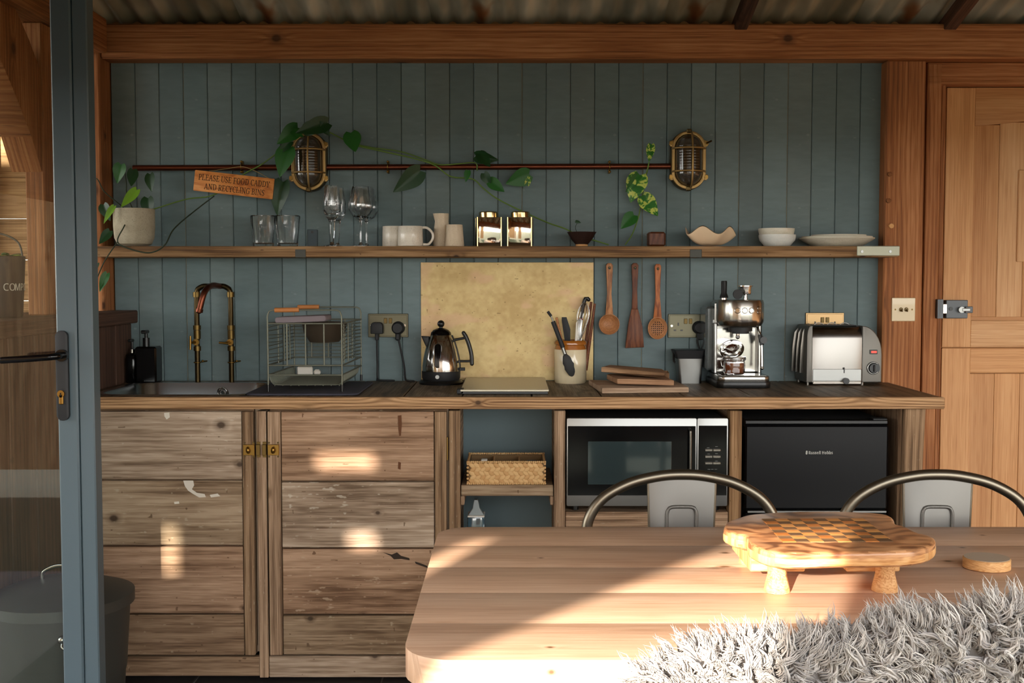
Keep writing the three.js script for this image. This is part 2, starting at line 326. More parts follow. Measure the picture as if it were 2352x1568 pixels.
// timber frame along the back wall
const beamY0 = Y(134, 0.09), beamY1 = Y(54, 0.09);
struct('beam', 'long reddish timber wall plate beam above the blue boards', grainUV(span(-1.45, END_X, beamY0, beamY1, -0.06, 0.09, 0.006), 'x'), M.timber);
const cornerPost = struct('timber_post', 'weathered timber corner post left of the blue boards', grainUV(span(-1.56, -1.45, 0, roofY(0.04), -0.05, 0.1, 0.006), 'y'), M.timber);
struct('timber_post', 'broad orange timber post between blue boards and door', grainUV(span(X(2026, 0.06), X(2116, 0.06), 0, beamY0, -0.06, 0.06, 0.005), 'y'), M.timber);
for (const [px, py] of [[2043, 400], [2040, 461], [2046, 519]]) {
  const p = at(px, py, 0.06);
  mono('oak_peg', `round wooden peg in the orange post, ${py < 420 ? 'uppermost of three' : py < 480 ? 'middle of three' : 'lowest of three, just above the shelf'}`, 'peg', disc(0.0085, 0.014, 12, 'z'), py > 500 ? M.oliveSide : M.timber, [p.x, p.y, p.z + 0.003], 0, 'pegs in the post');
}
struct('beam', 'timber tie beam running forward above the half wall', grainUV(span(-1.56, -1.42, 2.08, 2.2, 0.1, EAVE_Z, 0.006), 'z'), M.timber);

// half wall at the side with cap, post and curved brace
const wallLeft = struct('wall_left', 'dark brown boarded half wall beside the sink');
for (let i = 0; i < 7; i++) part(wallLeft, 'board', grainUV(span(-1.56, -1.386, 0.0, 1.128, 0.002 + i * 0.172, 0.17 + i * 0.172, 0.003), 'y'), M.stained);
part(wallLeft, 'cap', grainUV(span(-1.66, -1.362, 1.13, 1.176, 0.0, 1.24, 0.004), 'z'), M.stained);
struct('timber_post', 'slim brown timber post standing on the half wall', grainUV(span(-1.51, -1.45, 1.176, 2.08, 0.5, 0.6, 0.004), 'y'), M.timber);
{
  const outer = [[0.6, 1.94], [0.67, 2.01], [0.76, 2.08]], inner = [[1.12, 2.08], [0.93, 1.966], [0.79, 1.84], [0.67, 1.72], [0.6, 1.62]];
  const g = ext([...outer, ...inner].map(([z, y]) => [-z, y]), 0.095, 0.004).rotateY(Math.PI / 2).translate(-1.552, 0, 0);
  struct('curved_brace', 'curved timber brace rising from the slim post', grainUV(g, 'y'), M.timber);
}
// boarded wall of the open bay beyond the half wall, seen through the glass
const wallBay = struct('wall_bay', 'tan horizontal boarded wall of the open bay outside the half wall');
for (let i = 0; i < 15; i++) part(wallBay, 'board', grainUV(span(-4.5, -1.57, 0.01 + i * 0.15, 0.1585 + i * 0.15, -0.06, -0.03, 0.004), 'x'), M.fence);
part(wallBay, 'batten', grainUV(span(-1.98, -1.88, 0, 2.2, -0.03, 0.02, 0.004), 'y'), M.fence);
part(wallBay, 'batten', grainUV(span(-3.2, -3.1, 0, 2.2, -0.03, 0.02, 0.004), 'y'), M.fence);

// floor, ground
const floor = struct('floor', 'dark slate tiled floor');
part(floor, 'grout_bed', span(-4.5, END_X, -0.12, -0.004, -0.1, EAVE_Z + 0.2), M.grout);
{
  const g = grainUV(cbox(0.594, 0.012, 0.394, 0.002), 'x');
  for (let i = 0; i < 10; i++) for (let k = 0; k < 9; k++) { const t = part(floor, 'tile', g, M.slate); t.position.set(-1.37 + i * 0.6 + 0.05, -0.006, 0.06 + k * 0.4); }
}
struct('ground', 'dull grass ground outside the shelter', new THREE.BoxGeometry(120, 0.1, 120).translate(0, -0.17, 0), M.ground);

// end wall, gable and open front, with boarding added to hold back sky light
const wallM = M.fence;
{
  const gable = [[0.12, 0], [-EAVE_Z, 0], [-EAVE_Z, roofY(EAVE_Z)], [-RIDGE_Z, roofY(RIDGE_Z)], [0.12, roofY(0)]];
  struct('wall_right', 'boarded end wall of the shelter', grainUV(ext(gable, 0.1, 0).rotateY(Math.PI / 2).translate(END_X, 0, 0), 'z'), wallM);
  const up = ext([[0.12, 2.1], [-RIDGE_Z, 2.1], [-RIDGE_Z, roofY(RIDGE_Z)], [0.12, roofY(0)]], 0.08, 0).rotateY(Math.PI / 2);
  struct('wall_gable', 'boarded gable over the open end of the bay', grainUV(up.translate(-4.5, 0, 0), 'z'), wallM);
}
struct('wall_sky_barrier', 'unseen boarding added between kitchen and bay to block sky light', grainUV(merge(span(-1.56, -1.5, 1.55, 2.08, 1.45, EAVE_Z, 0.002), ext([[-0.1, 2.2], [-EAVE_Z, 2.2], [-EAVE_Z, 2.205], [-RIDGE_Z, roofY(RIDGE_Z) - 0.02], [-0.1, roofY(0.1) - 0.01]], 0.05, 0).rotateY(Math.PI / 2).translate(-1.55, 0, 0)), 'z'), M.timber);  // added barrier that keeps sky light from the bay side off the table
struct('wall_bay_sky_block', 'unseen boarded panel added over the bay front to block sky light', grainUV(span(-4.5, -1.56, 1.7, 2.65, EAVE_Z - 0.03, EAVE_Z + 0.03, 0.003), 'x'), wallM);  // unseen panel added to cut the sky light entering the bay
struct('beam', 'unseen header beam over the kitchen front, made deep to cut sky light', grainUV(span(-1.56, END_X + 0.1, SKY_CUT_Y, 2.2, EAVE_Z - 0.07, EAVE_Z + 0.07, 0.005), 'x'), M.timber);  // unseen beam hung extra low to keep sky light off the upper wall
// unseen boarded wall with doorway, added to leave only a wedge of table sunlit
{
  const hole = (x0, x1, y0, y1) => [[x0, y0], [x1, y0], [x1, y1], [x0, y1]];
  // doorway, plus added holes aimed to put sun patches on cupboards, post and bay
  const outline = [[-6.5, 0], [-2.0, 0], [-2.0, 2.1], [-1.145, 2.1], [-1.145, 0], [-0.45, 0], [-0.45, 4.2], [-6.5, 4.2]];
  const holes = [hole(-3.555, -3.505, 2.08, 2.235), hole(-3.065, -2.875, 2.42, 2.468), hole(-2.965, -2.87, 2.165, 2.215), hole(-4.205, -4.135, 3.64, 3.70), hole(-4.7, -4.5, 3.63, 3.74)];
  struct('wall_added_sun_screen', 'unseen boarded wall with a doorway and holes, added to shape the sun', grainUV(ext(outline, 0.03, 0, 1, holes).translate(0, 0, FRONT), 'y'), wallM);
}
struct('timber_post', 'timber post in the doorway of the added sun screen', grainUV(span(-1.906, -1.76, 0, 2.1, FRONT - 0.07, FRONT + 0.07, 0.005), 'y'), M.timber);
struct('curved_brace', 'curved knee brace in the doorway of the added sun screen', grainUV(ext([[-1.76, 1.8], [-1.70, 1.872], [-1.58, 1.985], [-1.44, 2.1], [-1.76, 2.1]], 0.1, 0.003).translate(0, 0, FRONT - 0.05), 'x'), M.timber);

// corrugated roof in overlapping sheets, with rafters under it
const ceiling = struct('ceiling', 'weathered corrugated iron roof sheets seen from below');
{
  const pitch = 0.076, n = 10, sheetW = pitch * n, amp = 0.011, thick = 0.0012;
  const make = (z0, z1) => {
    const N = n * 10, pos = [], idx = [], uv = [];
    for (const s of [0, 1]) for (let r = 0; r < 2; r++) for (let i = 0; i <= N; i++) {
      const x = i / N * (sheetW + pitch), z = r ? z1 : z0, y = amp * Math.cos(x / pitch * 2 * Math.PI) + (s ? thick : 0);
      pos.push(x, y + RISE * (z < RIDGE_Z + 1e-6 && z0 < RIDGE_Z - 0.1 ? z : 2 * RIDGE_Z - z), z); uv.push(x, z);
    }
    const q = (a, b, c, d) => idx.push(a, b, c, b, d, c), st = N + 1;
    for (let i = 0; i < N; i++) { q(i, i + 1, st + i, st + i + 1); q(2 * st + i, 3 * st + i, 2 * st + i + 1, 3 * st + i + 1); q(i, 2 * st + i, i + 1, 2 * st + i + 1); q(st + i, st + i + 1, 3 * st + i, 3 * st + i + 1); }
    const g = new THREE.BufferGeometry(); g.setAttribute('position', new THREE.Float32BufferAttribute(pos, 3)); g.setAttribute('uv', new THREE.Float32BufferAttribute(uv, 2)); g.setIndex(idx); g.computeVertexNormals(); return g;
  };
  const back = make(-0.3, RIDGE_Z), front = make(RIDGE_Z, EAVE_Z + 0.25), bayFront = make(RIDGE_Z, 2.3);
  for (let i = 0; i < 13; i++) for (const g of i < 4 ? [back, bayFront] : [back, front]) {
    const m = part(ceiling, 'roof_sheet', g, i % 3 === 1 ? M.tin2 ??= tint(M.tin, '#e8dfd2') : M.tin);
    m.position.set(-4.85 + i * sheetW, EAVE_Y + 0.028 + (i % 2) * 0.0015, 0);
  }
  const L = Math.hypot(RIDGE_Z + 0.2, RISE * (RIDGE_Z + 0.2)), a = Math.atan(RISE);
  for (const x of [-4.2, -3.0, -1.9, X(1694, 0.09), X(2168, 0.09), 2.6, 3.6]) for (const s of x < -1.6 ? [1] : [1, -1]) {
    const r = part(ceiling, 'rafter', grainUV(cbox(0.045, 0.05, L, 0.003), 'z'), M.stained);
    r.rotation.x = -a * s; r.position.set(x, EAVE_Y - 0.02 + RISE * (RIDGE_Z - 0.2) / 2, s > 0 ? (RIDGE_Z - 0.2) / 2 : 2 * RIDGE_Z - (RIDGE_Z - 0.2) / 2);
  }
}

// timber stable door in its frame at the right
const DZ = -0.03;
const doorFrame = struct('trim_1', 'orange timber door frame');
part(doorFrame, 'jamb', grainUV(span(X(2119, 0.02), X(2152, 0.02), 0, Y(146, 0.02), -0.06, 0.02, 0.003), 'y'), M.timber);
part(doorFrame, 'stop', grainUV(span(X(2152, 0.0), X(2162, 0.0), 0, Y(190, 0.0), -0.06, 0.0, 0.002), 'y'), M.timber);
part(doorFrame, 'head', grainUV(span(X(2119, 0.02), 2.7, Y(194, 0.02), Y(143, 0.02), -0.06, 0.02, 0.003), 'x'), M.timber);
part(doorFrame, 'jamb', grainUV(span(2.44, 2.7, 0, Y(194, 0.02), -0.06, 0.02, 0.003), 'y'), M.timber);
const door2 = struct('door_2', 'pale ply boarded stable door in two leaves');
{
  const x0 = X(2164, DZ), x1 = X(2229, DZ), xe = 2.43, split = Y(799, DZ), top = Y(201, DZ), rail = Y(290, DZ);
  part(door2, 'core', span(x0 + 0.002, xe - 0.002, 0.02, top - 0.002, -0.075, -0.052, 0), M.door2);
  part(door2, 'stile', grainUV(span(x0, x1, split + 0.003, top, -0.052, DZ, 0.002), 'y'), M.door3);
  part(door2, 'stile', grainUV(span(x0, x1 + 0.002, 0.01, split, -0.052, DZ, 0.002), 'y'), M.door3);
  part(door2, 'rail', grainUV(ext([[x1, rail], [xe, rail + 0.075], [xe, top], [x1, top]], 0.022, 0.0015).translate(0, 0, -0.052), 'x'), M.door2);
  part(door2, 'rail', grainUV(span(x1, xe, split + 0.003, Y(736, DZ), -0.052, DZ, 0.002), 'x'), M.door);
  part(door2, 'rail', grainUV(span(x1, xe, Y(856, DZ), split, -0.052, DZ, 0.002), 'x'), M.door3);
  for (let i = 0; i < 9; i++) {
    const a = x1 + i * 0.094, b = Math.min(a + 0.093, xe);
    if (a < xe - 0.02) {
      part(door2, 'plank', grainUV(span(a, b, Y(728, DZ), rail + 0.004 + (i + 0.2) * 0.0094, -0.052, -0.036, 0.0015), 'y'), i % 2 ? M.door : M.door2);
      part(door2, 'plank', grainUV(span(a, b, 0.14, Y(858, DZ), -0.052, -0.036, 0.0015), 'y'), i % 2 ? M.door3 : M.door2);
    }
  }
  part(door2, 'rail', grainUV(span(x1, xe, 0.01, 0.14, -0.052, DZ, 0.002), 'x'), M.door);
  part(door2, 'raised_panel', grainUV(span(X(2331, DZ), X(2331, DZ) + 0.3, Y(601, DZ), Y(390, DZ), -0.037, -0.028, 0.002), 'y'), M.door);
  // grey surface lock
  const lock = part(door2, 'lock_case', span(X(2172, 0), X(2222, 0), Y(731, 0), Y(689, 0), DZ, DZ + 0.028, 0.002), M.lockGrey ??= std('#5c6064', 0.45, 0.3));
  const c = at(2184, 709, DZ + 0.028); part(lock, 'keyhole', disc(0.007, 0.004, 16, 'z').translate(c.x, c.y, DZ + 0.029), M.black);
  const k = at(2206, 711, DZ + 0.03); part(lock, 'thumb_turn', merge(disc(0.011, 0.016, 18, 'z').translate(k.x, k.y, DZ + 0.036), cbox(0.03, 0.012, 0.008, 0.002, k.x + 0.016, k.y, DZ + 0.042)), M.steelBrushed);
  part(lock, 'lever_tab', cbox(0.028, 0.024, 0.01, 0.002, k.x + 0.03, k.y, DZ + 0.03), M.lockGrey);
  part(doorFrame, 'lock_keep', merge(span(X(2147, 0.02), X(2163, 0.02), Y(731, 0.02), Y(687, 0.02), 0.02, 0.03, 0.001), span(X(2147, 0.02), X(2152, 0.02), Y(731, 0.02), Y(687, 0.02), 0.02, 0.042, 0.001)), M.lockGrey);
  part(lock, 'bolt', span(X(2163, 0.01), X(2173, 0.01), Y(720, 0.01), Y(698, 0.01), 0.0, 0.014, 0.001), M.steelWarm);
}
// glazed door with slate-blue stile, standing in front of the half wall
const GD = 1.4;
const door1 = struct('door_1', 'glazed door with slate blue metal stile and black lever handle');
{
  const xa = X(129, GD), xm = X(174, GD), xb = X(212, GD);
  part(door1, 'stile', span(xa, xm + 0.002, 0.02, 2.25, GD - 0.05, GD, 0.004), M.alu);
  part(door1, 'stile', span(xm + 0.003, xb, 0.02, 2.25, GD - 0.05, GD - 0.004, 0.003), M.alu);
  part(door1, 'hinge_stile', span(-1.95, -1.87, 0.02, 2.25, GD - 0.05, GD, 0.004), M.alu);
  part(door1, 'rail', span(-1.87, xa, 2.16, 2.25, GD - 0.05, GD, 0.004), M.alu);
  part(door1, 'rail', span(-1.87, xa, 0.02, 0.14, GD - 0.05, GD, 0.004), M.alu);
  part(door1, 'glass', span(-1.87, xa + 0.004, 0.14, 2.16, GD - 0.03, GD - 0.026, 0), M.pane);
  const w = 29 / 946, p0 = at(146, 862, GD), h = 207 / 946;
  const plate = part(door1, 'handle_plate', ext(rrect(w, h, w / 2 - 0.001, 8), 0.011, 0.002).translate(p0.x, p0.y, GD), M.blackMatt);
  const q = at(148, 815, GD);
  part(plate, 'lever', merge(disc(0.0145, 0.012, 24, 'z').translate(q.x, q.y, GD + 0.016), tube([[q.x, q.y, GD + 0.02], [q.x, q.y, GD + 0.042], [q.x - 0.012, q.y - 0.001, GD + 0.052], [q.x - 0.05, q.y - 0.004, GD + 0.054], [q.x - 0.128, q.y - 0.009, GD + 0.054]], 0.0085, { rs: 12, seg: 40, tension: 0.3 })), M.blackGloss);
  const c = at(145, 903, GD);
  part(plate, 'key_cylinder', merge(disc(0.0088, 0.006, 20, 'z').translate(c.x, c.y, GD + 0.013), cbox(0.0105, 0.026, 0.006, 0.002, c.x, c.y - 0.013, GD + 0.013)), M.brass);
  part(plate, 'keyhole', merge(disc(0.0018, 0.002, 10, 'z').translate(c.x, c.y + 0.001, GD + 0.0165), cbox(0.0016, 0.007, 0.002, 0.0001, c.x, c.y - 0.002, GD + 0.0165)), M.black);
}
// ---------------------------------------------------------------- worktop and base units
const CT = 0.918, CF = 0.6, FZ = 0.565;                              // top of the worktop, its front, the front of the units
const SINK = { x0: -1.335, x1: -0.842, z0: 0.1, z1: 0.53 };
{
  const w = thing('worktop', 'long dark worktop of reclaimed planks with a pale grained front edge', 'worktop');
  const seams = [70, 240, 395, 610, 785, 923, 1060, 1222, 1385, 1578, 1735, 1887, 2028, 2171].map((p) => X(p, CF, 914));
  seams[0] = -1.385;
  const t = 0.03, y0 = CT - t;
  for (let i = 0; i + 1 < seams.length; i++) {
    const a = seams[i] + 0.0015, b = seams[i + 1] - 0.0015, m = i % 2 ? M.counter : M.counter2, dy = rnd(-0.0006, 0.0006);
    const cut = Math.max(a, SINK.x0) < Math.min(b, SINK.x1);
    const box = (xa, xb, za, zb) => part(w, 'plank', grainUV(span(xa, xb, y0, CT + dy, za, zb, 0.0025), 'z'), m);
    if (!cut) { box(a, b, 0.001, CF - 0.03); continue; }
    box(a, b, 0.001, SINK.z0); box(a, b, SINK.z1, CF - 0.03);
    if (a < SINK.x0 - 0.01) box(a, SINK.x0, SINK.z0, SINK.z1);
    if (b > SINK.x1 + 0.01) box(SINK.x1, b, SINK.z0, SINK.z1);
  }
  part(w, 'front_edge', grainUV(span(-1.385, X(2171, CF, 914), CT - 0.036, CT + 0.0008, CF - 0.03, CF, 0.003), 'x'), M.nose, 'pale grained front edge');
}
// row helpers on the plane of the unit fronts
const fx = (p) => X(p, FZ, 1200), fy = (p) => Y(p, FZ), UT = CT - 0.038;
const face = (p, name, px0, px1, py0, py1, m, grain, { z = FZ, d = 0.022, c = 0.002 } = {}) => part(p, name, grainUV(span(fx(px0), fx(px1), fy(py1), Math.min(fy(py0), UT), z - d, z, c), grain), m);
function latch(p, px, py, s) {                                       // brass cupboard catch: s = 1 when the keep is on its right
  const c = at(px, py, FZ), q = at(px + s * 25, py, FZ);
  const l = part(p, 'latch', merge(cbox(0.036, 0.034, 0.009, 0.001, c.x, c.y, FZ + 0.006), cbox(0.034, 0.05, 0.002, 0.0005, c.x, c.y, FZ + 0.001)), M.brass);
  part(l, 'latch_knob', ball(0.0085, 14, 10).scale(0.85, 1.35, 1).rotateZ(s * 0.12).translate(c.x - s * 0.001, c.y, FZ + 0.016), M.brass);
  for (const dx of [-0.014, 0.014]) for (const dy of [-0.022, 0.022]) part(l, 'screw', disc(0.0032, 0.003, 10, 'z').translate(c.x + dx, c.y + dy, FZ + 0.003), M.bronze);
  return { q, c };
}
function keep(p, q) { part(p, 'latch_keep', merge(cbox(0.013, 0.034, 0.009, 0.001, q.x, q.y, FZ + 0.006), cbox(0.012, 0.05, 0.002, 0.0005, q.x, q.y, FZ + 0.001)), M.brassDull); }
const cup1 = thing('cupboard', 'weathered plank cupboard under the sink, with white paint drips', 'cupboard');
const cup2 = thing('cupboard', 'weathered plank cupboard with a rust streak, left of the basket niche', 'cupboard');
{
  const body = (p, a, b) => { part(p, 'carcass', merge(span(fx(a), fx(b), 0.09, 0.11, 0.02, FZ - 0.03, 0), span(fx(a), fx(b), 0.11, UT, 0.005, 0.02, 0), span(fx(b) - 0.016, fx(b), 0.11, UT, 0.02, FZ - 0.03, 0)), M.cab); };
  body(cup1, 184, 596); body(cup2, 628, 1030);
  const d1 = part(cup1, 'door', grainUV(span(fx(184), fx(583), fy(1504), UT - 0.002, FZ - 0.036, FZ - 0.022, 0), 'x'), M.cab4);
  [[945, 1100], [1104, 1251], [1255, 1408], [1412, 1504]].forEach(([a, b], i) => face(d1, 'plank', 184, 557, a, b, [M.cab, M.cab3, M.cab2, M.cab4][i], 'x', { d: 0.021 + 0 * i, z: FZ - 0.001 * (i % 2) }));
  face(d1, 'batten', 559, 583, 945, 1504, M.cabStrip2, 'y', { z: FZ + 0.003, d: 0.024 });
  const l1 = latch(d1, 573, 1032, 1);
  const mid = face(cup1, 'mullion', 592, 613, 944, 1556, M.cabStrip, 'y', { d: 0.05 });
  const d2 = part(cup2, 'door', grainUV(span(fx(619), fx(1026), fy(1504), UT - 0.002, FZ - 0.036, FZ - 0.022, 0), 'x'), M.cab4);
  [[945, 1103], [1107, 1257], [1261, 1410], [1414, 1503]].forEach(([a, b], i) => face(d2, 'plank', 648, 997, a, b, [M.cab2, M.cab, M.cab2, M.cab3][i], 'x', { d: 0.021, z: FZ - 0.001 * ((i + 1) % 2) }));
  face(d2, 'batten', 617, 646, 945, 1504, M.cabStrip, 'y', { z: FZ + 0.003, d: 0.024 });
  face(d2, 'batten', 999, 1026, 945, 1504, M.cabStrip2, 'y', { z: FZ + 0.003, d: 0.024 });
  const l2 = latch(d2, 629, 1032, -1);
  keep(mid, at(594, 1032, FZ)); keep(mid, at(608, 1032, FZ));
  for (const y of [1030, 1420]) part(d2, 'hinge', cbox(0.005, 0.075, 0.006, 0.001, fx(1028), fy(y), FZ), M.brassDull);
  face(cup1, 'plinth', 184, 592, 1509, 1553, M.cab4, 'x', { z: FZ - 0.004 }); face(cup2, 'plinth', 614, 1030, 1507, 1556, M.cab, 'x', { z: FZ - 0.004 });
  // stains on the planks: rust streak, dried drips, paint marks (thin irregular films)
  const mark = (p, name, pts, m, z = 0.0004) => part(p, name, ext(pts.map(([x, y]) => { const q = at(x, y, FZ); return [q.x, q.y]; }), 0.0007, 0).translate(0, 0, FZ + z), m);
  const rust = std('#5e3a20', 0.9), paintW = std('#d8d0c0', 0.7), ink = std('#33261c', 0.9);
  mark(d2, 'rust_streak', [[914, 954], [922, 953], [923, 975], [921, 1000], [917, 1001], [915, 985]], rust); mark(d2, 'rust_streak', [[915, 1060], [921, 1062], [920, 1078], [914, 1076]], rust);
  mark(d2, 'dark_drip', [[880, 1268], [900, 1273], [912, 1268], [921, 1276], [940, 1281], [941, 1286], [922, 1283], [905, 1284], [897, 1276]], ink); mark(d2, 'dark_drip', [[953, 1289], [966, 1293], [981, 1299], [983, 1304], [968, 1299], [955, 1294]], ink);
  mark(d1, 'paint_drip', [[421, 1103], [444, 1103], [446, 1114], [441, 1123], [452, 1131], [470, 1134], [473, 1141], [458, 1142], [444, 1134], [432, 1126], [425, 1116]], paintW); mark(d1, 'paint_drip', [[482, 1136], [500, 1133], [506, 1139], [485, 1142]], paintW);
  mark(d1, 'paint_drip', [[377, 948], [389, 947], [390, 958], [383, 963], [378, 956]], paintW); mark(d1, 'paint_drip', [[400, 1152], [411, 1151], [412, 1156], [401, 1157]], paintW);
}
// open bays
const bays = thing('open_shelving', 'rough timber bays under the worktop holding basket, microwave and fridge', 'shelving');
{
  face(bays, 'upright', 1032, 1057, 943, 1600, M.cabStrip2, 'y', { d: 0.05 });
  face(bays, 'upright', 1273, 1298, 943, 1600, M.cabStrip, 'y', { d: 0.05 });
  face(bays, 'upright', 1674, 1702, 943, 1600, M.shelf, 'y', { d: 0.05 });
  const blue = part(bays, 'niche_back', span(fx(1032), fx(1298), 0.03, UT, 0.2, 0.215, 0), M.wall);
  for (const [a, b] of [[1040, 1054], [1276, 1290], [1680, 1694]]) part(bays, 'partition', grainUV(span(fx(a), fx(b), 0.03, UT, 0.02, FZ - 0.051, 0), 'z'), M.cabStrip);
  face(bays, 'niche_shelf', 1059, 1271, 1115, 1140, M.cab3, 'x', { d: 0.34, z: FZ - 0.01 });
  part(bays, 'niche_shelf', grainUV(span(fx(1059), fx(1271), 0.365, 0.39, 0.22, FZ - 0.01, 0.001), 'x'), M.cab3);
  for (const [a, b] of [[1058, 1066], [1264, 1272]]) face(bays, 'cleat', a, b, 1141, 1162, M.cabStrip, 'y', { d: 0.3, z: FZ - 0.015 });
  face(bays, 'rail', 1299, 1673, 1176, 1225, M.cabStrip, 'x', { d: 0.03, z: FZ - 0.004 });
  part(bays, 'microwave_shelf', grainUV(span(fx(1299), fx(1673), fy(1176) - 0.02, fy(1176) - 0.0005, 0.03, FZ - 0.035, 0), 'x'), M.cabStrip);
  part(bays, 'bay_back', span(fx(1298), X(2110, FZ), 0.03, UT, 0.02, 0.03, 0), M.cabStrip);
  part(bays, 'bay_floor', grainUV(span(fx(1032), X(2110, FZ), 0.03, 0.05, 0.03, FZ - 0.005, 0.001), 'x'), M.cabStrip);
  part(bays, 'end_panel', grainUV(span(1.235, 1.285, 0, UT, 0.005, FZ - 0.03, 0.003), 'y'), M.cab4);
  part(bays, 'end_post', grainUV(ext([[1.235, 0], [1.28, 0], [1.31, UT], [1.245, UT]], 0.03, 0.002).translate(0, 0, FZ - 0.03), 'y'), M.cabStrip2);
}
// ---------------------------------------------------------------- sink and tap
{
  const s = thing('sink', 'inset stainless steel sink bowl with rounded rim', 'sink', [(SINK.x0 + SINK.x1) / 2, CT, (SINK.z0 + SINK.z1) / 2]);
  const W = SINK.x1 - SINK.x0, D = SINK.z1 - SINK.z0, loops = [], n = 10;
  const loop = (w, d, r, y) => rrect(w, d, r, n).map(([a, b]) => V(a, y, b));
  const L = [loop(W + 0.03, D + 0.03, 0.09, 0.001), loop(W + 0.026, D + 0.026, 0.088, 0.004), loop(W - 0.012, D - 0.012, 0.075, 0.003), loop(W - 0.024, D - 0.024, 0.07, -0.006), loop(W - 0.045, D - 0.045, 0.065, -0.11), loop(W - 0.09, D - 0.09, 0.05, -0.145), loop(W - 0.2, D - 0.2, 0.04, -0.15)];
  const pos = [], q = (a, b, c, d) => { for (const v of [a, b, c, b, d, c]) pos.push(v.x, v.y, v.z); };
  for (let k = 0; k + 1 < L.length; k++) for (let i = 0; i < L[0].length; i++) { const j = (i + 1) % L[0].length; q(L[k][i], L[k + 1][i], L[k][j], L[k + 1][j]); }
  const last = L[L.length - 1], c = V(0, -0.152, 0); for (let i = 0; i < last.length; i++) { const j = (i + 1) % last.length; for (const v of [last[i], c, last[j]]) pos.push(v.x, v.y, v.z); }
  const g = new THREE.BufferGeometry(); g.setAttribute('position', new THREE.Float32BufferAttribute(pos, 3)); g.computeVertexNormals();
  part(s, 'bowl', crease(g, 0.9), M.sinkSteel ??= std('#b4b5b3', 0.24, 1));
  part(s, 'overflow', merge(new THREE.TorusGeometry(0.016, 0.003, 8, 24), disc(0.005, 0.006, 12, 'z')).translate(0.06, -0.03, -D / 2 + 0.021), M.chrome);
  part(s, 'drain', disc(0.04, 0.004, 24).translate(0, -0.149, 0), M.darkSteel);
}
{
  const z = 0.07, xl = X(453, z, 780), xr = X(531, z, 780), yt = Y(657, z);
  const t = thing('mixer_tap', 'aged brass pipe tap bent in an arch above the sink', 'tap', [0, 0, 0]);
  const arch = [[xl, CT + 0.001, z], [xl, 1.05, z], [xl, yt - 0.05, z], [xl + 0.004, yt - 0.012, z], [xl + 0.024, yt, z], [(xl + xr) / 2, yt, z], [xr - 0.024, yt, z], [xr - 0.004, yt - 0.012, z], [xr, yt - 0.05, z], [xr, 1.05, z], [xr, CT + 0.001, z]];
  part(t, 'pipe', tube(arch, 0.0095, { rs: 14, seg: 120, tension: 0.2, caps: false }), M.agedPipe);
  for (const x of [xl, xr]) {
    for (const [r, h, y] of [[0.013, 0.018, yt - 0.03], [0.0135, 0.016, Y(752, z)], [0.0125, 0.03, Y(768, z)], [0.013, 0.016, Y(800, z)]]) part(t, 'joint', disc(r, h, 14).translate(x, y, z), M.brassDull);
    part(t, 'clip', merge(new THREE.TorusGeometry(0.0115, 0.0025, 6, 20).rotateX(Math.PI / 2).translate(x, Y(832, z), z), rod([x, Y(832, z), z], [x + 0.02, Y(831, z), 0.02], 0.003), ball(0.0045).translate(x + 0.019, Y(829, z), z)), M.brass);
  }
  const sx = (xl + xr) / 2 + 0.012;
  part(t, 'spout', merge(tube([[sx + 0.012, yt, z], [sx - 0.002, yt + 0.002, z + 0.06], [sx - 0.012, yt - 0.02, z + 0.12], [sx - 0.028, yt - 0.085, z + 0.135]], 0.0105, { rs: 14, seg: 40 }), disc(0.0125, 0.012, 16).rotateZ(-0.25).translate(sx - 0.027, yt - 0.083, z + 0.134)), M.copper);
  const kb = (x, y, s) => merge(disc(0.0115, 0.014, 16, 'z').translate(x, y, z + 0.012), rod([x, y, z + 0.01], [x + s * 0.012, y, z + 0.045], 0.0045, 10));
  part(t, 'valve', merge(kb(xl, Y(785, z), -1), rod([xl - 0.012, Y(770, z), z + 0.045], [xl - 0.013, Y(801, z), z + 0.045], 0.004, 8)), M.brass);
  part(t, 'valve', merge(kb(xr, Y(785, z), -0.6), rod([xr - 0.032, Y(785, z), z + 0.045], [xr + 0.002, Y(787, z), z + 0.045], 0.004, 8)), M.brass);
}
// soap bottles in the dark corner
{
  const a = thing('soap_dispenser', 'square black pump bottle in the dark corner behind the sink', 'bottle', [X(338, 0.09), CT, 0.075]);
  part(a, 'bottle_body', cbox(0.075, 0.13, 0.075, 0.006, 0, 0.066, 0), M.blackGloss);
  part(a, 'pump', merge(disc(0.012, 0.03, 16).translate(-0.008, 0.146, 0), disc(0.006, 0.03, 10).translate(-0.008, 0.17, 0), cbox(0.018, 0.012, 0.045, 0.003, -0.008, 0.183, 0.012)), M.black);
  const b = thing('soap_dispenser', 'slim dark pump bottle with a silver collar beside the square one', 'bottle', [X(299, 0.1), CT, 0.08]);
  part(b, 'bottle_body', lathe([[0, 0], [0.022, 0], [0.024, 0.004], [0.024, 0.085], [0.02, 0.1], [0.009, 0.108], [0, 0.108]], 24), M.blackGloss);
  part(b, 'collar', disc(0.0095, 0.014, 16).translate(0, 0.113, 0), M.chrome);
  part(b, 'pump', merge(disc(0.004, 0.04, 10).translate(0, 0.135, 0), cbox(0.012, 0.01, 0.035, 0.002, 0, 0.152, 0.01)), M.black);
}
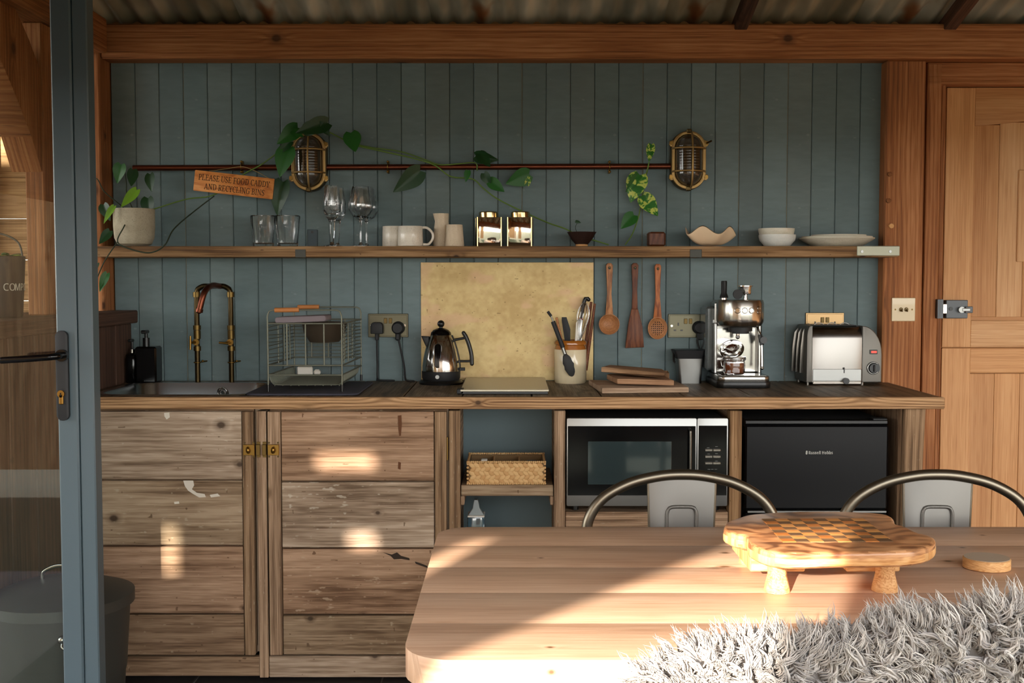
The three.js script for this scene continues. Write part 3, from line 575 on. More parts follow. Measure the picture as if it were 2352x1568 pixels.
// ---------------------------------------------------------------- drying rack on its mat
const matO = mono('drying_mat', 'dark grey drying mat under the wire rack', 'mat', ext(rrect(0.36, 0.44, 0.03), 0.006, 0.002).rotateX(-Math.PI / 2), M.mat, [X(717, 0.33), CT + 0.0012, 0.325]);
{
  const zf = 0.48, zb = 0.08, x0 = X(615, zf, 800), x1 = X(785, zf, 800), yb = CT + 0.014, yf = (p) => Y(p, zf);
  const r = thing('dish_rack', 'grey wire drying rack with two wooden handles', 'rack', [0, 0, 0]);
  const yt = yf(712), y1 = yf(743), y2 = yf(839), y3 = yf(861), y4 = yf(884), R = 0.0029, r2 = 0.0015;
  const end = (z, dx) => tube([[x0 + dx, yb, z], [x0 + dx, y1, z], [x0 + dx, yt - 0.02, z], [x0 + dx + 0.006, yt - 0.004, z], [x0 + dx + 0.024, yt, z], [x1 + dx - 0.024, yt, z], [x1 + dx - 0.006, yt - 0.004, z], [x1 + dx, yt - 0.02, z], [x1 + dx, y1, z], [x1 + dx, yb, z]], R, { seg: 90, rs: 6, tension: 0.2 });
  part(r, 'frame', merge(end(zf, 0), end(zb, 0.01), ...[y1, y2, y3].flatMap((y) => [rod([x0, y, zf], [x1, y, zf], R), rod([x0 + 0.01, y, zb], [x1 + 0.01, y, zb], R), rod([x0, y, zf], [x0 + 0.01, y, zb], R), rod([x1, y, zf], [x1 + 0.01, y, zb], R)])), M.wire);
  const wires = [];
  for (let i = 1; i < 4; i++) { const x = lerp(x0, x1, i / 4 + 0.01); wires.push(rod([x, y1, zf], [x, y2, zf], R * 0.9), rod([x + 0.01, y1, zb], [x + 0.01, y2, zb], R * 0.9)); }
  for (let i = 1; i < 11; i++) { const y = lerp(y1, y2, i / 11); wires.push(tube([[x0, y, zf], [x0 + 0.02, y + rnd(-0.004, 0.006), zf - 0.13], [x0 + 0.002, y, zf - 0.27], [x0 + 0.01, y, zb]], r2, { rs: 5, seg: 20, caps: false }), rod([x0 + 0.01, y, zb], [x1 + 0.01, y, zb], r2), tube([[x1, y, zf], [x1 - 0.012, y, zf - 0.2], [x1 + 0.01, y, zb]], r2, { rs: 5, seg: 16, caps: false })); }
  for (let i = 1; i < 4; i++) { const z = lerp(zf, zb, i / 4); wires.push(rod([x0 + 0.014, y1, z], [x0 + 0.014, y2, z], R * 0.8), rod([x1 - 0.008, y1, z], [x1 - 0.008, y2, z], R * 0.8)); }
  part(r, 'basket_wires', merge(wires), M.wire);
  const tray = [];
  for (let i = 0; i <= 26; i++) { const z = lerp(zf - 0.006, zb + 0.006, i / 26); tray.push(tube([[x0 + 0.002, y3, z], [x0 + 0.012, y4 + 0.004, z], [x0 + 0.03, y4, z], [x1 - 0.02, y4, z], [x1 - 0.004, y4 + 0.004, z], [x1 + 0.004, y3, z]], r2, { rs: 5, seg: 24, caps: false, tension: 0.1 })); }
  for (let i = 0; i <= 8; i++) { const x = lerp(x0 + 0.02, x1 - 0.01, i / 8); tray.push(rod([x, y4 - 0.002, zf - 0.004], [x, y4 - 0.002, zb + 0.004], r2, 5)); }
  part(r, 'tray_wires', merge(tray), M.wire);
  for (const [z, a, b, y] of [[zf, 631, 687, yt], [zb, 684, 733, yt]]) part(r, 'handle', rod([X(a, z, 710), y, z], [X(b, z, 710), y + 0.001, z], 0.0078, 14), M.handleWood);
  for (const [x, z] of [[x0, zf], [x1, zf], [x0 + 0.01, zb], [x1 + 0.01, zb]]) part(r, 'foot', disc(0.0045, 0.022, 10).translate(x, CT + 0.0187, z), M.black);
  mono('tea_towel', 'folded grey mauve tea towel on top of the wire rack', 'towel', ext([...rrect(0.165, 0.02, 0.008)].map(([a, b]) => [a, b + 0.004 * Math.sin(a * 30)]), 0.12, 0.004).translate(0, 0, -0.12), M.towel, [lerp(x0, x1, 0.44), y1 + 0.0135, zf - 0.004]);
  mono('woven_basket', 'dark woven basket hanging inside the wire rack', 'basket', lathe([[0, 0.0], [0.05, 0.0], [0.068, 0.03], [0.076, 0.066], [0.073, 0.066], [0.062, 0.032], [0.046, 0.006], [0, 0.006]], 28).scale(1, 1, 1.4), M.rattan, [lerp(x0, x1, 0.62), y1 - 0.07, 0.26]);
  mono('sponge', 'white sponge block in the tray of the wire rack', 'sponge', cbox(0.055, 0.03, 0.02, 0.004), M.white, [X(700, 0.12), y4 + 0.0175, 0.12]);
  mono('soap_bar', 'small pale soap beside the sponge in the rack tray', 'soap', cbox(0.024, 0.02, 0.02, 0.006), M.white, [X(728, 0.12), y4 + 0.0125, 0.12]);
}
// ---------------------------------------------------------------- sockets, plugs, switch
function socket(label, px, py, z, { w = 0.146, left = true, right = true, m = M.plate } = {}) {
  const c = at(px, py, z), s = thing('wall_socket', label, 'socket', [c.x, c.y, z], 0, 'double wall sockets');
  part(s, 'face_plate', merge(cbox(w, 0.086, 0.006, 0.0015, 0, 0, 0.003), cbox(w - 0.01, 0.076, 0.002, 0.0008, 0, 0, 0.0065)), m);
  for (const x of [-0.0095, 0.0085]) part(s, 'rocker', cbox(0.012, 0.019, 0.006, 0.001, x, 0.017, 0.0085), M.bronze);
  for (const x of [-0.06, 0.06]) part(s, 'screw', disc(0.0045, 0.003, 12, 'z').translate(x, 0, 0.0075), M.chrome);
  for (const [on, x] of [[left, -0.036], [right, 0.036]]) if (on) part(s, 'pin_holes', merge(cbox(0.005, 0.011, 0.002, 0.0004, x, 0.006, 0.0075), cbox(0.009, 0.005, 0.002, 0.0004, x - 0.012, -0.016, 0.0075), cbox(0.009, 0.005, 0.002, 0.0004, x + 0.012, -0.016, 0.0075)), M.black);
  return s;
}
socket('brushed metal double socket with two black plugs, left of the brass sheet', 892, 747, 0);
socket('brushed metal double socket with one black plug, below the drilled wooden spoon', 1580, 748, 0);
socket('brass-toned double socket half hidden behind the toaster', 1893.5, 745, 0, { w: 0.14, m: M.plateBrass });
function plug(label, px, py, cord, round) {
  const c = at(px, py, 0.02), p = thing('power_plug', label, 'plug', [c.x, c.y, 0.0085], 0, 'black power plugs');
  part(p, 'plug_body', round ? merge(lathe([[0, 0.03], [0.017, 0.03], [0.022, 0.024], [0.024, 0.0], [0, 0]], 24).rotateX(Math.PI / 2), cbox(0.018, 0.05, 0.014, 0.004, 0, -0.02, 0.016)) : merge(ext(rrect(0.045, 0.042, [0.014, 0.014, 0.004, 0.004]), 0.03, 0.006), cbox(0.014, 0.03, 0.014, 0.003, 0, -0.03, 0.014)), M.blackMatt);
  part(p, 'cord', tube([[0, -0.03, 0.016], ...cord.map(([x, y, z]) => { const q = at(x, y, z); return [q.x - c.x, q.y - c.y, z - 0.0085]; })], 0.0036, { rs: 8, seg: 50 }), M.blackMatt);
}
plug('black plug with a straight cord, left one in the socket by the brass sheet', 866, 753, [[866, 800, 0.026], [867, 840, 0.024], [867, 868, 0.03], [870, 873, 0.045], [905, 874, 0.05]], false);
plug('round black plug with a slanting cord next to the kettle', 914, 753, [[920, 800, 0.03], [928, 840, 0.034], [931, 868, 0.045], [936, 874, 0.05], [950, 875, 0.05]], true);
plug('black plug with a pull loop beside the coffee machine', 1606, 752, [[1602, 785, 0.03], [1610, 808, 0.026], [1624, 826, 0.012], [1632, 850, 0.012], [1634, 870, 0.012]], true);
{
  const c = at(2074, 710.5, 0.06), s = thing('light_switch', 'ivory two-toggle light switch on the orange post', 'switch', [c.x, c.y, 0.06]);
  part(s, 'face_plate', cbox(0.084, 0.084, 0.007, 0.0018, 0, 0, 0.0035), M.ivory);
  for (const x of [-0.0095, 0.0095]) { const t = part(s, 'toggle', merge(new THREE.TorusGeometry(0.0055, 0.0018, 8, 18), rod([0, 0, 0], [0, -0.006, 0.012], 0.0026, 8)).translate(x, 0, 0.008), M.brassDull); }
  for (const x of [-0.03, 0.03]) part(s, 'screw', disc(0.003, 0.002, 10, 'z').translate(x, 0, 0.0075), M.brassDull);
}
// ---------------------------------------------------------------- splashback, hob
{
  const c = at(1165, 738.5, 0), g = grainUV(cbox(396 / 631, (873 - 602) / 631, 0.004, 0.0008), 'x', 0.3, 0.2);
  mono('splashback', 'stained matt brass sheet fixed to the blue wall', 'splashback', g, M.splash, [c.x, CT + 0.002 + 271 / 631 / 2, 0.0025]);
  const s = thing('hob', 'pale flat hob plate set on the worktop before the brass sheet', 'hob', [X(1160, 0.27, 890), CT, 0.275]);
  part(s, 'plate', cbox(0.285, 0.006, 0.46, 0.0015, 0, 0.013, 0), M.hob);
  part(s, 'tray', cbox(0.28, 0.0085, 0.45, 0.001, 0, 0.0055, 0), M.black);
  part(s, 'corner_block', cbox(0.022, 0.016, 0.05, 0.002, -0.143, 0.0095, 0.2), M.blackMatt);  // small black block at the front left corner of the plate
}
// ---------------------------------------------------------------- kettle
{
  const z = 0.115, k = thing('kettle', 'polished steel kettle with black lid, knob, base and handle', 'kettle', [X(1013, z, 800), CT, z]);
  const S = 4.2 / 2650 * (4.2 - z) / 4.2, u = (px) => px * S;   // metres in a pixel here
  part(k, 'power_base', lathe([[0, 0], [u(50), 0], [u(51), u(4)], [u(47), u(9)], [0, u(9)]], 40), M.black);
  part(k, 'body_base', lathe([[0, u(9)], [u(41), u(9)], [u(44), u(14)], [u(44.5), u(29)], [u(43.5), u(30)], [0, u(30)]], 40), M.blackMatt);
  part(k, 'body', lathe([[0, u(30)], [u(43), u(30)], [u(43), u(42)], [u(40.5), u(60)], [u(36), u(80)], [u(30.5), u(98)], [u(25), u(111)], [u(24), u(112.5)], [0, u(112.5)]], 48), M.chrome);
  part(k, 'side_strip', lathe([[u(43.6), u(30)], [u(43.6), u(44)], [u(41), u(62)], [u(36.6), u(81)], [u(31), u(99)], [u(25.4), u(112)], [u(24), u(112)], [u(30), u(98)], [u(42), u(44)], [u(42), u(30)], [u(43.6), u(30)]], 48).clone().scale(1.006, 1, 1.006).applyMatrix4(new THREE.Matrix4().makeScale(1, 1, 0.18)).translate(u(1.6), 0, 0), M.black);
  part(k, 'lid', lathe([[u(24.4), u(111)], [u(23), u(118)], [u(18), u(124)], [u(9), u(128)], [u(4), u(129)], [0, u(129)]], 40), M.blackGloss);
  part(k, 'lid_knob', merge(disc(u(4), u(6), 14).translate(0, u(130), 0), ball(u(8.3), 20, 14).translate(0, u(138), 0)), M.black);
  part(k, 'spout', ext([[u(-27), u(85)], [u(-34), u(86)], [u(-45), u(110)], [u(-27), u(109)]], u(22), u(3)).translate(0, 0, -u(11)), M.blackMatt);
  part(k, 'handle', merge(tube([[u(52), u(117), 0], [u(58), u(107), 0], [u(65), u(88), 0], [u(70), u(66), 0], [u(71), u(46), 0]], u(4.8), { rs: 12 }), rod([u(26), u(100), 0], [u(57), u(106), 0], u(3), 8), rod([u(38), u(52), 0], [u(70), u(52), 0], u(2.8), 8)), M.black);
  part(k, 'switch', cbox(u(13), u(7), u(10), 0.001, u(49), u(34), u(4)), M.blackMatt);
  part(k, 'water_window', ext(rrect(u(15), u(55), u(7.4), 8), u(3), u(1)).rotateX(-0.14).translate(-u(5), u(66), u(36.5)), M.blackGloss);
  part(k, 'window_rim', ext(rrect(u(18), u(58), u(8.9), 8), u(2), u(0.6)).rotateX(-0.14).translate(-u(5), u(66), u(36)), M.steel);
  part(k, 'badge', disc(u(4.5), u(2), 16, 'z').translate(-u(6), u(19), u(44)), M.steelBrushed);
}
const mpp = (z) => (4.2 - z) / FOCAL;                                // metres in a pixel of the photograph at that depth
// ---------------------------------------------------------------- utensil crock
{
  const z = 0.075, u = (p) => p * mpp(z), cx = X(1310, z, 840);
  const c = thing('utensil_crock', 'cream stoneware crock with a brown glazed rim, holding utensils', 'crock', [cx, CT, z]);
  part(c, 'crock_body', lathe([[0, 0], [u(35), 0], [u(37), u(3)], [u(37.5), u(76)], [u(36), u(78)], [u(32), u(78)], [u(32), u(6)], [0, u(6)]], 40), M.crock);
  part(c, 'rim', lathe([[u(36.4), u(77)], [u(35), u(84)], [u(34), u(87)], [u(37), u(89)], [u(37.5), u(94)], [u(34), u(98)], [u(31), u(97)], [u(31), u(77)]], 40), M.crockRim);
  const P = (px, py, dz = 0) => { const q = at(px, py, z + dz); return [q.x, q.y, q.z]; };
  const tongs = thing('kitchen_tongs', 'black silicone-tipped tongs hooked over the front of the crock', 'tongs', [0, 0, 0]);
  part(tongs, 'arm', merge(rod(P(1258, 715, 0.068), P(1266, 726, 0.068), u(3.4), 10), rod(P(1270, 738, 0.068), P(1293, 798, 0.07), u(5.2), 10)), M.blackMatt);
  part(tongs, 'metal_link', merge(rod(P(1265, 724, 0.068), P(1272, 742, 0.068), u(1.8), 6), rod(P(1292, 797, 0.07), P(1299, 816, 0.072), u(4.4), 8)), M.steelBrushed);
  const head = []; for (let i = 0; i <= 24; i++) { const t = i / 24, a = t * Math.PI * 2; head.push([u(11.5) * Math.cos(a) * (1 + 0.09 * Math.cos(a * 9)), u(27) * Math.sin(a) * (1 + 0.03 * Math.cos(a * 11))]); }
  const hp = P(1306, 838, 0.07); part(tongs, 'silicone_tip', ext(head.slice(0, -1), 0.012, 0.004).rotateZ(0.33).translate(hp[0], hp[1], hp[2]), M.blackMatt);
  const tool = (name, label, cat) => thing(name, label, cat, [0, 0, 0]);
  const sp = tool('wooden_spatula', 'slim wooden handle leaning left in the crock', 'spatula');
  part(sp, 'handle', rod(P(1278, 729, 0.03), P(1306, 850, 0.01), u(3), 8), M.spoon);
  const bs = tool('black_spatula', 'broad black spatula standing in the crock', 'spatula');
  part(bs, 'blade', ext([[u(-6), u(-30)], [u(-9), u(22)], [u(-8), u(30)], [u(3), u(29)], [u(9), u(0)], [u(6), u(-30)]], 0.006, 0.002).rotateZ(0.1).translate(...P(1301, 757, 0.0)), M.blackMatt); part(bs, 'handle', rod(P(1303, 780, 0), P(1306, 850, 0), u(3.5), 8), M.blackMatt);
  const kn = tool('steel_knife', 'steel blade with a white edge standing in the crock', 'knife');
  part(kn, 'blade', ext([[u(-6), u(-40)], [u(-5), u(25)], [u(2), u(36)], [u(9), u(30)], [u(8), u(-40)]], 0.003, 0.0008).rotateZ(-0.03).translate(...P(1328, 765, 0.02)), M.steel); part(kn, 'white_edge', ext([[u(-7.5), u(-40)], [u(-6), u(24)], [u(-1), u(30)], [u(-2), u(-40)]], 0.006, 0.0015).rotateZ(-0.03).translate(...P(1328, 765, 0.019)), M.white);
  const pe = tool('black_ladle', 'black-handled ladle with a rounded hook end standing in the crock', 'utensil');
  part(pe, 'handle', merge(tube([P(1352, 688, -0.03), P(1347, 684, -0.03), P(1342, 692, -0.03), P(1336, 720, -0.03), P(1329, 760, -0.03), P(1322, 850, -0.02)], u(4.6), { rs: 10, seg: 40 })), M.black); part(pe, 'red_band', rod(P(1334.5, 731, -0.03), P(1332.5, 738, -0.03), u(5.6), 10), M.red);
  const wh = tool('balloon_whisk', 'steel wire balloon whisk standing in the crock', 'whisk'), loops = [];
  for (let i = 0; i < 6; i++) { const a = i * Math.PI / 6, cx2 = Math.cos(a) * u(14), cz = Math.sin(a) * u(14), b = P(1331, 788, 0.02), t = P(1342, 697, 0.02), m = P(1339, 728, 0.02); loops.push(tube([b, [m[0] - cx2, m[1], m[2] - cz], [t[0] - cx2 * 0.5, t[1] - 0.003, t[2] - cz * 0.5], t, [t[0] + cx2 * 0.5, t[1] - 0.003, t[2] + cz * 0.5], [m[0] + cx2, m[1], m[2] + cz], b], 0.0009, { rs: 5, seg: 40, caps: false })); }
  part(wh, 'wires', merge(loops), M.chrome); part(wh, 'handle', rod(P(1331, 788, 0.02), P(1326, 850, 0.015), u(3.5), 8), M.steel);
  for (const [a, b, l] of [[[1358, 693], [1338, 850], 'tallest thin wooden spoon behind the whisk'], [[1366, 697], [1345, 850], 'thin wooden fork handle at the right rim of the crock']]) { const w = tool('wooden_spoon', l, 'spoon'); part(w, 'handle', rod(P(a[0], a[1], a[0] > 1360 ? 0.0 : -0.03), P(b[0], b[1], b[0] > 1340 ? 0.01 : -0.02), u(3), 8, u(4.4)), M.spoonDark); }
}
// ---------------------------------------------------------------- chopping boards
{
  const brd = (label, pts, y, t, m, tilt = 0, yaw = 0) => {
    const P = pts.map(([px, py]) => onY(px, py, y)), cx = P.reduce((a, p) => a + p.x, 0) / P.length, cz = P.reduce((a, p) => a + p.z, 0) / P.length;
    const o = mono('chopping_board', label, 'chopping board', grainUV(ext(P.map((p) => [p.x - cx, -(p.z - cz)]), t, 0.002).rotateX(-Math.PI / 2), 'x'), m, [cx, y - t, cz], yaw, 'stacked chopping boards'); o.rotation.z = tilt; return o;
  };
  const t = 12 * mpp(0.4);
  brd('lowest and widest grey-brown chopping board of the stack', [[1383, 891], [1582, 889], [1556, 876], [1352, 872]], CT + t + 0.001, t, M.boards);
  brd('middle chopping board of the stack, with a rounded corner', [[1418, 870], [1548, 872], [1520, 861], [1424, 857], [1400, 858], [1394, 860]], CT + 2 * t + 0.008, t, tint(M.boards, '#f1dccb'), -0.012);
  brd('topmost pale chopping board of the stack, slightly bowed', [[1381, 842], [1532, 845], [1537, 851], [1520, 841], [1400, 836]].map(([a, b]) => [a, b + 4]), CT + 3 * t + 0.016, t, tint(M.boards, '#fff0dc'), -0.04);
}
// ---------------------------------------------------------------- knock pail
{
  const z = 0.075, u = (p) => p * mpp(z), c = thing('caddy_pail', 'small brushed steel pail with a black plastic liner', 'pail', [X(1580, z, 840), CT, z]);
  const taper = (w0, d0, w1, d1, h, r) => { const g = ext(rrect(1, 1, 0.12, 6), h, 0).rotateX(-Math.PI / 2), p = g.attributes.position; for (let i = 0; i < p.count; i++) { const t = p.getY(i) / h; p.setX(i, p.getX(i) * lerp(w0, w1, t)); p.setZ(i, p.getZ(i) * lerp(d0, d1, t)); } g.computeVertexNormals(); return crease(g, 0.5); };
  part(c, 'steel_body', taper(u(50), u(50), u(58), u(56), u(57), 0).translate(u(2), 0, 0), M.steelBrushed);
  part(c, 'liner', taper(u(58), u(56), u(72), u(66), u(19), 0).translate(0, u(57), 0), M.blackMatt);
  part(c, 'liner_opening', taper(u(60), u(56), u(64), u(60), 0.001, 0).translate(0, u(76), 0), M.black);
  part(c, 'handle', tube([[u(-33), u(68), 0], [u(-34), u(52), u(8)], [u(-32), u(48), u(10)]], u(2.4), { rs: 8 }), M.black);
}
// ---------------------------------------------------------------- espresso machine
{
  const zf = 0.3, zc = 0.17, u = (p) => p * mpp(0.22), cx = X(1701, 0.22, 780);
  const e = thing('espresso_machine', 'compact polished steel espresso machine with black portafilter on top', 'coffee machine', [cx, CT, zc]);
  const d = 0.26;
  const slab = (w, dd, h, r, y, m, name, z = 0) => part(e, name, ext(rrect(w, dd, r, 8), h, Math.min(0.004, h / 4)).rotateX(-Math.PI / 2).translate(0, y, z), m);
  slab(u(124), d, u(15), 0.03, u(0.5), M.black, 'base');
  slab(u(118), d - 0.008, u(15), 0.028, u(13), M.steel, 'drip_tray', 0.001);
  part(e, 'grille', cbox(u(100), 0.002, 0.1, 0.0006, 0, u(28.5), 0.07), M.chrome);
  part(e, 'column', cbox(u(110), u(128), 0.1, 0.006, -u(1), u(28) + u(64), -0.065), M.steel);
  part(e, 'splash_panel', cbox(u(92), u(102), 0.003, 0.001, -u(2), u(30) + u(52), -0.0135), M.chrome);
  for (const s of [-1, 1]) part(e, 'side_cheek', cbox(u(7), u(118), 0.05, 0.003, s * u(51) - u(2), u(28) + u(59), -0.01), M.steel);
  const hd = [[0, u(137)], [u(40), u(137)], [u(49), u(141)], [u(53), u(149)], [u(54), u(156)], [u(54), u(192)], [u(52), u(199)], [u(48), u(200)], [0, u(200)]];
  part(e, 'head', lathe(hd, 64, 0.5).scale(1, 1, 1.12).translate(0, 0, 0.035), M.steelWarm);
  part(e, 'head_rear', cbox(u(106), u(60), 0.12, 0.012, 0, u(168), -0.06), M.steelWarm);
  part(e, 'group_head', merge(disc(u(27), u(9), 28).translate(0, u(132), 0.045), disc(u(20), u(12), 28).translate(0, u(128), 0.045)), M.blackMatt);
  part(e, 'nozzle', merge(disc(u(4), u(10), 12).translate(-u(6), u(120), 0.045), ball(u(5)).translate(-u(6), u(114), 0.045)), M.chrome);
  for (let i = 0; i < 5; i++) {
    const a = [-0.32, -0.02, 0.27, 0.66, 0.66][i], y = u(i === 3 ? 181 : i === 4 ? 172 : 176), r = i > 2 ? u(4) : u(6.2);
    part(e, 'button', merge(new THREE.TorusGeometry(r, u(1), 8, 20), disc(r * 0.75, u(2), 18, 'z')).translate(0, 0, u(54)).rotateY(a).scale(1, 1, 1.12).translate(0, y, 0.035), M.chrome);
  }
  part(e, 'steam_wand', tube([[u(37), u(140), 0.05], [u(40), u(128), 0.062], [u(45), u(105), 0.07], [u(46), u(70), 0.075], [u(46), u(45), 0.078]], u(2.8), { rs: 10 }), M.chrome);
  part(e, 'wand_grip', merge(rod([u(42), u(120), 0.065], [u(46), u(96), 0.072], u(5), 12), disc(u(8), u(8), 20, 'z').translate(u(49), u(108), 0.075)), M.black);
  part(e, 'wand_tip', ball(u(4.2)).translate(u(46), u(44), 0.078), M.chrome);
  part(e, 'water_tank', cbox(u(26), u(150), 0.12, 0.008, -u(58), u(108), -0.095), M.smoke);
  const top = u(200);
  const tamper = thing('coffee_tamper', 'black-handled tamper standing on top of the espresso machine', 'tamper', [cx - u(38), CT + top, zc + 0.04]);
  part(tamper, 'handle', lathe([[0, u(3)], [u(10), u(4)], [u(9), u(9)], [u(6.5), u(15)], [u(7), u(40)], [u(6), u(43)], [0, u(43)]], 24), M.black); part(tamper, 'tamp_base', disc(u(7), u(4), 24).translate(0, u(2), 0), M.chrome);
  const pf = thing('portafilter', 'chrome portafilter with black handle lying on the espresso machine', 'portafilter', [cx + u(12), CT + top, zc + 0.03]);
  part(pf, 'basket', lathe([[0, u(12)], [u(13), u(12)], [u(14), u(15)], [u(14), u(29)], [u(18), u(30)], [u(18), u(32)], [u(16.5), u(32)], [u(15), u(31)], [u(13), u(16)], [0, u(15)]], 32), M.chrome);
  part(pf, 'spout', merge(disc(u(4), u(8), 14).translate(u(1), u(8), 0), disc(u(5), u(4), 14).translate(u(1), u(2), 0)), M.chrome);
  part(pf, 'handle', merge(rod([-u(8), u(18), 0.01], [-u(22), u(14), 0.05], u(8), 16, u(9)), disc(u(11), u(6), 26, 'z').translate(-u(24), u(12.5), 0.055)), M.blackMatt);
  // clip-top jar on the drip tray
  const j = thing('glass_jar', 'small clip-top glass jar of brown coffee on the drip tray', 'jar', [cx - u(17), CT + u(30), zc + 0.075]);
  part(j, 'glass_body', lathe([[0, 0], [u(21), 0], [u(24), u(4)], [u(25), u(22)], [u(23), u(30)], [u(26), u(33)], [u(26), u(40)], [u(22.5), u(40)], [u(22), u(30)], [u(23), u(20)], [u(22), u(5)], [0, u(3)]], 36), M.glass);
  part(j, 'coffee', lathe([[0, u(3.5)], [u(20), u(3.5)], [u(21.5), u(8)], [u(22.4), u(20)], [u(22), u(26)], [0, u(26)]], 32), M.honey);
  part(j, 'lid', lathe([[0, u(4)], [u(18), u(4)], [u(20), u(2)], [u(27), u(2)], [u(28), -u(2)], [u(25), -u(4)], [u(16), -u(3)], [0, -u(2)]], 32).rotateX(-0.95).translate(-u(3), u(56), -u(16)), M.glass);
  part(j, 'wire_clip', merge(new THREE.TorusGeometry(u(26.5), u(1), 6, 40).rotateX(Math.PI / 2).translate(0, u(36), 0), tube([[u(-26), u(36), 0], [u(-31), u(30), u(4)], [u(-29), u(18), u(6)], [u(-25), u(20), u(6)]], u(1), { rs: 6 })), M.chrome);
}
// ---------------------------------------------------------------- toaster
{
  const zf = 0.185, zb = 0.02, u = (p) => p * mpp(0.17), x0 = X(1853, zf, 820), xs = (p) => X(p, zf, 820) - x0, yb = u(7), yt = u(137);
  const t = thing('toaster', 'long polished steel toaster with rounded ends and a round timer dial', 'toaster', [x0, CT, 0]);
  const dz = zf - zb;
  const prof = (h, r, z0, z1) => [[-z0, yb], [-z1, yb], [-z1, h - r], ...Array.from({ length: 7 }, (_, i) => { const a = Math.PI - i / 6 * Math.PI / 2; return [-z1 + r + r * Math.cos(a), h - r + r * Math.sin(a)]; }), ...Array.from({ length: 7 }, (_, i) => { const a = Math.PI / 2 - i / 6 * Math.PI / 2; return [-z0 - r + r * Math.cos(a), h - r + r * Math.sin(a)]; })];
  const W = xs(1980) - xs(1866);
  const shift = (g, x) => g.rotateY(Math.PI / 2).translate(x, 0, 0);
  part(t, 'casing', shift(ext(prof(yt, 0.045, zb + 0.004, zf - 0.002), W, 0.001), xs(1866)), M.toastSteel ??= std('#7a7773', 0.26, 1));
  part(t, 'crumb_panel', cbox(W - 0.004, u(27), 0.004, 0.001, xs(1923), yb + u(17), zf), M.steelBrushed);
  part(t, 'crumb_tray', cbox(W - 0.006, u(5), 0.006, 0.001, xs(1923), yb - u(0.5), zf + 0.001), M.white);
  part(t, 'left_end', ext([[0, yb], [xs(1866), yb], [xs(1866), yt], [xs(1863), yt], ...Array.from({ length: 7 }, (_, i) => { const a = Math.PI / 2 + i / 6 * Math.PI / 2; return [xs(1863) - u(2) + u(8) * Math.cos(a), yt - u(30) + u(30) * Math.sin(a)]; })], dz, 0.004).translate(0, 0, zb), M.gunPanel);
  const rx0 = xs(1980), rx1 = xs(2026), R = (rx1 - rx0) * 1.0, endR = [[rx0, yb], [rx1, yb], [rx1, yt - u(66)], ...Array.from({ length: 9 }, (_, i) => { const a = i / 8 * Math.PI / 2; return [rx1 - R + R * Math.cos(a), yt - u(66) + u(66) * Math.sin(a)]; })];
  part(t, 'control_end', ext(endR, dz, 0.005, 3).translate(0, 0, zb), M.gunPanel);
  for (let i = 0; i < 3; i++) part(t, 'side_fin', ext([[-u(9 + i * 3), yb + u(20)], [0, yb + u(20)], [0, yt - u(6)], [-u(4 + i * 3), yt - u(18)], [-u(8 + i * 3), yt - u(50)]], 0.006, 0.001).translate(0, 0, zf - 0.045 - i * 0.04), M.darkSteel);
  for (const z of [0.06, 0.1, 0.14]) part(t, 'slot', cbox(W - 0.02, 0.002, 0.02, 0.0005, xs(1923), yt + 0.0006, z), M.black);
  for (let i = 0; i < 3; i++) part(t, 'slot_wire', tube([[xs(1882 + i * 30), yt, 0.1], [xs(1895 + i * 30), yt + u(5), 0.1], [xs(1910 + i * 30), yt - u(1), 0.1]], u(1.2), { rs: 6 }), M.chrome);
  const ctrX = (px) => xs(px);
  part(t, 'lamp_bezel', cbox(u(18), u(10), 0.004, 0.001, ctrX(2006), Y(808, zf) - CT, zf + 0.001), M.black);
  const lens = part(t, 'indicator_light', cbox(u(13), u(5), 0.003, 0.001, ctrX(2006.5), Y(808, zf) - CT, zf + 0.003), std('#ff5a4a', 0.4, 0, { emissive: '#ff3a2a', emissiveIntensity: 0.5 }));
  const dial = part(t, 'timer_dial', lathe([[0, 0.012], [u(10), 0.012], [u(11), 0.004], [u(15), 0.004], [u(15), 0], [0, 0]], 36).rotateX(Math.PI / 2).translate(ctrX(2006), Y(845, zf) - CT, zf - 0.001), M.black);
  part(dial, 'dial_ring', new THREE.TorusGeometry(u(13), u(1.6), 6, 40, 4.8).rotateZ(0.8).translate(ctrX(2006), Y(845, zf) - CT, zf + 0.003), M.steel);
  part(dial, 'pointer', cbox(u(3), u(16), 0.008, 0.001, ctrX(2006), Y(845, zf) - CT, zf + 0.014), M.blackMatt);
  part(t, 'lever', merge(cbox(u(2.4), u(13), 0.003, 0.0005, xs(1939), Y(850, zf) - CT, zf + 0.002), disc(u(7), 0.02, 18, 'z').translate(xs(1942), Y(874, zf) - CT, zf + 0.008)), M.black);
  for (const [x, z] of [[xs(1858), zf - 0.015], [xs(1984), zf - 0.015], [xs(1858), zb + 0.02], [xs(1984), zb + 0.02]]) part(t, 'foot', disc(u(4), yb, 12).translate(x, yb / 2, z), M.darkSteel);
}
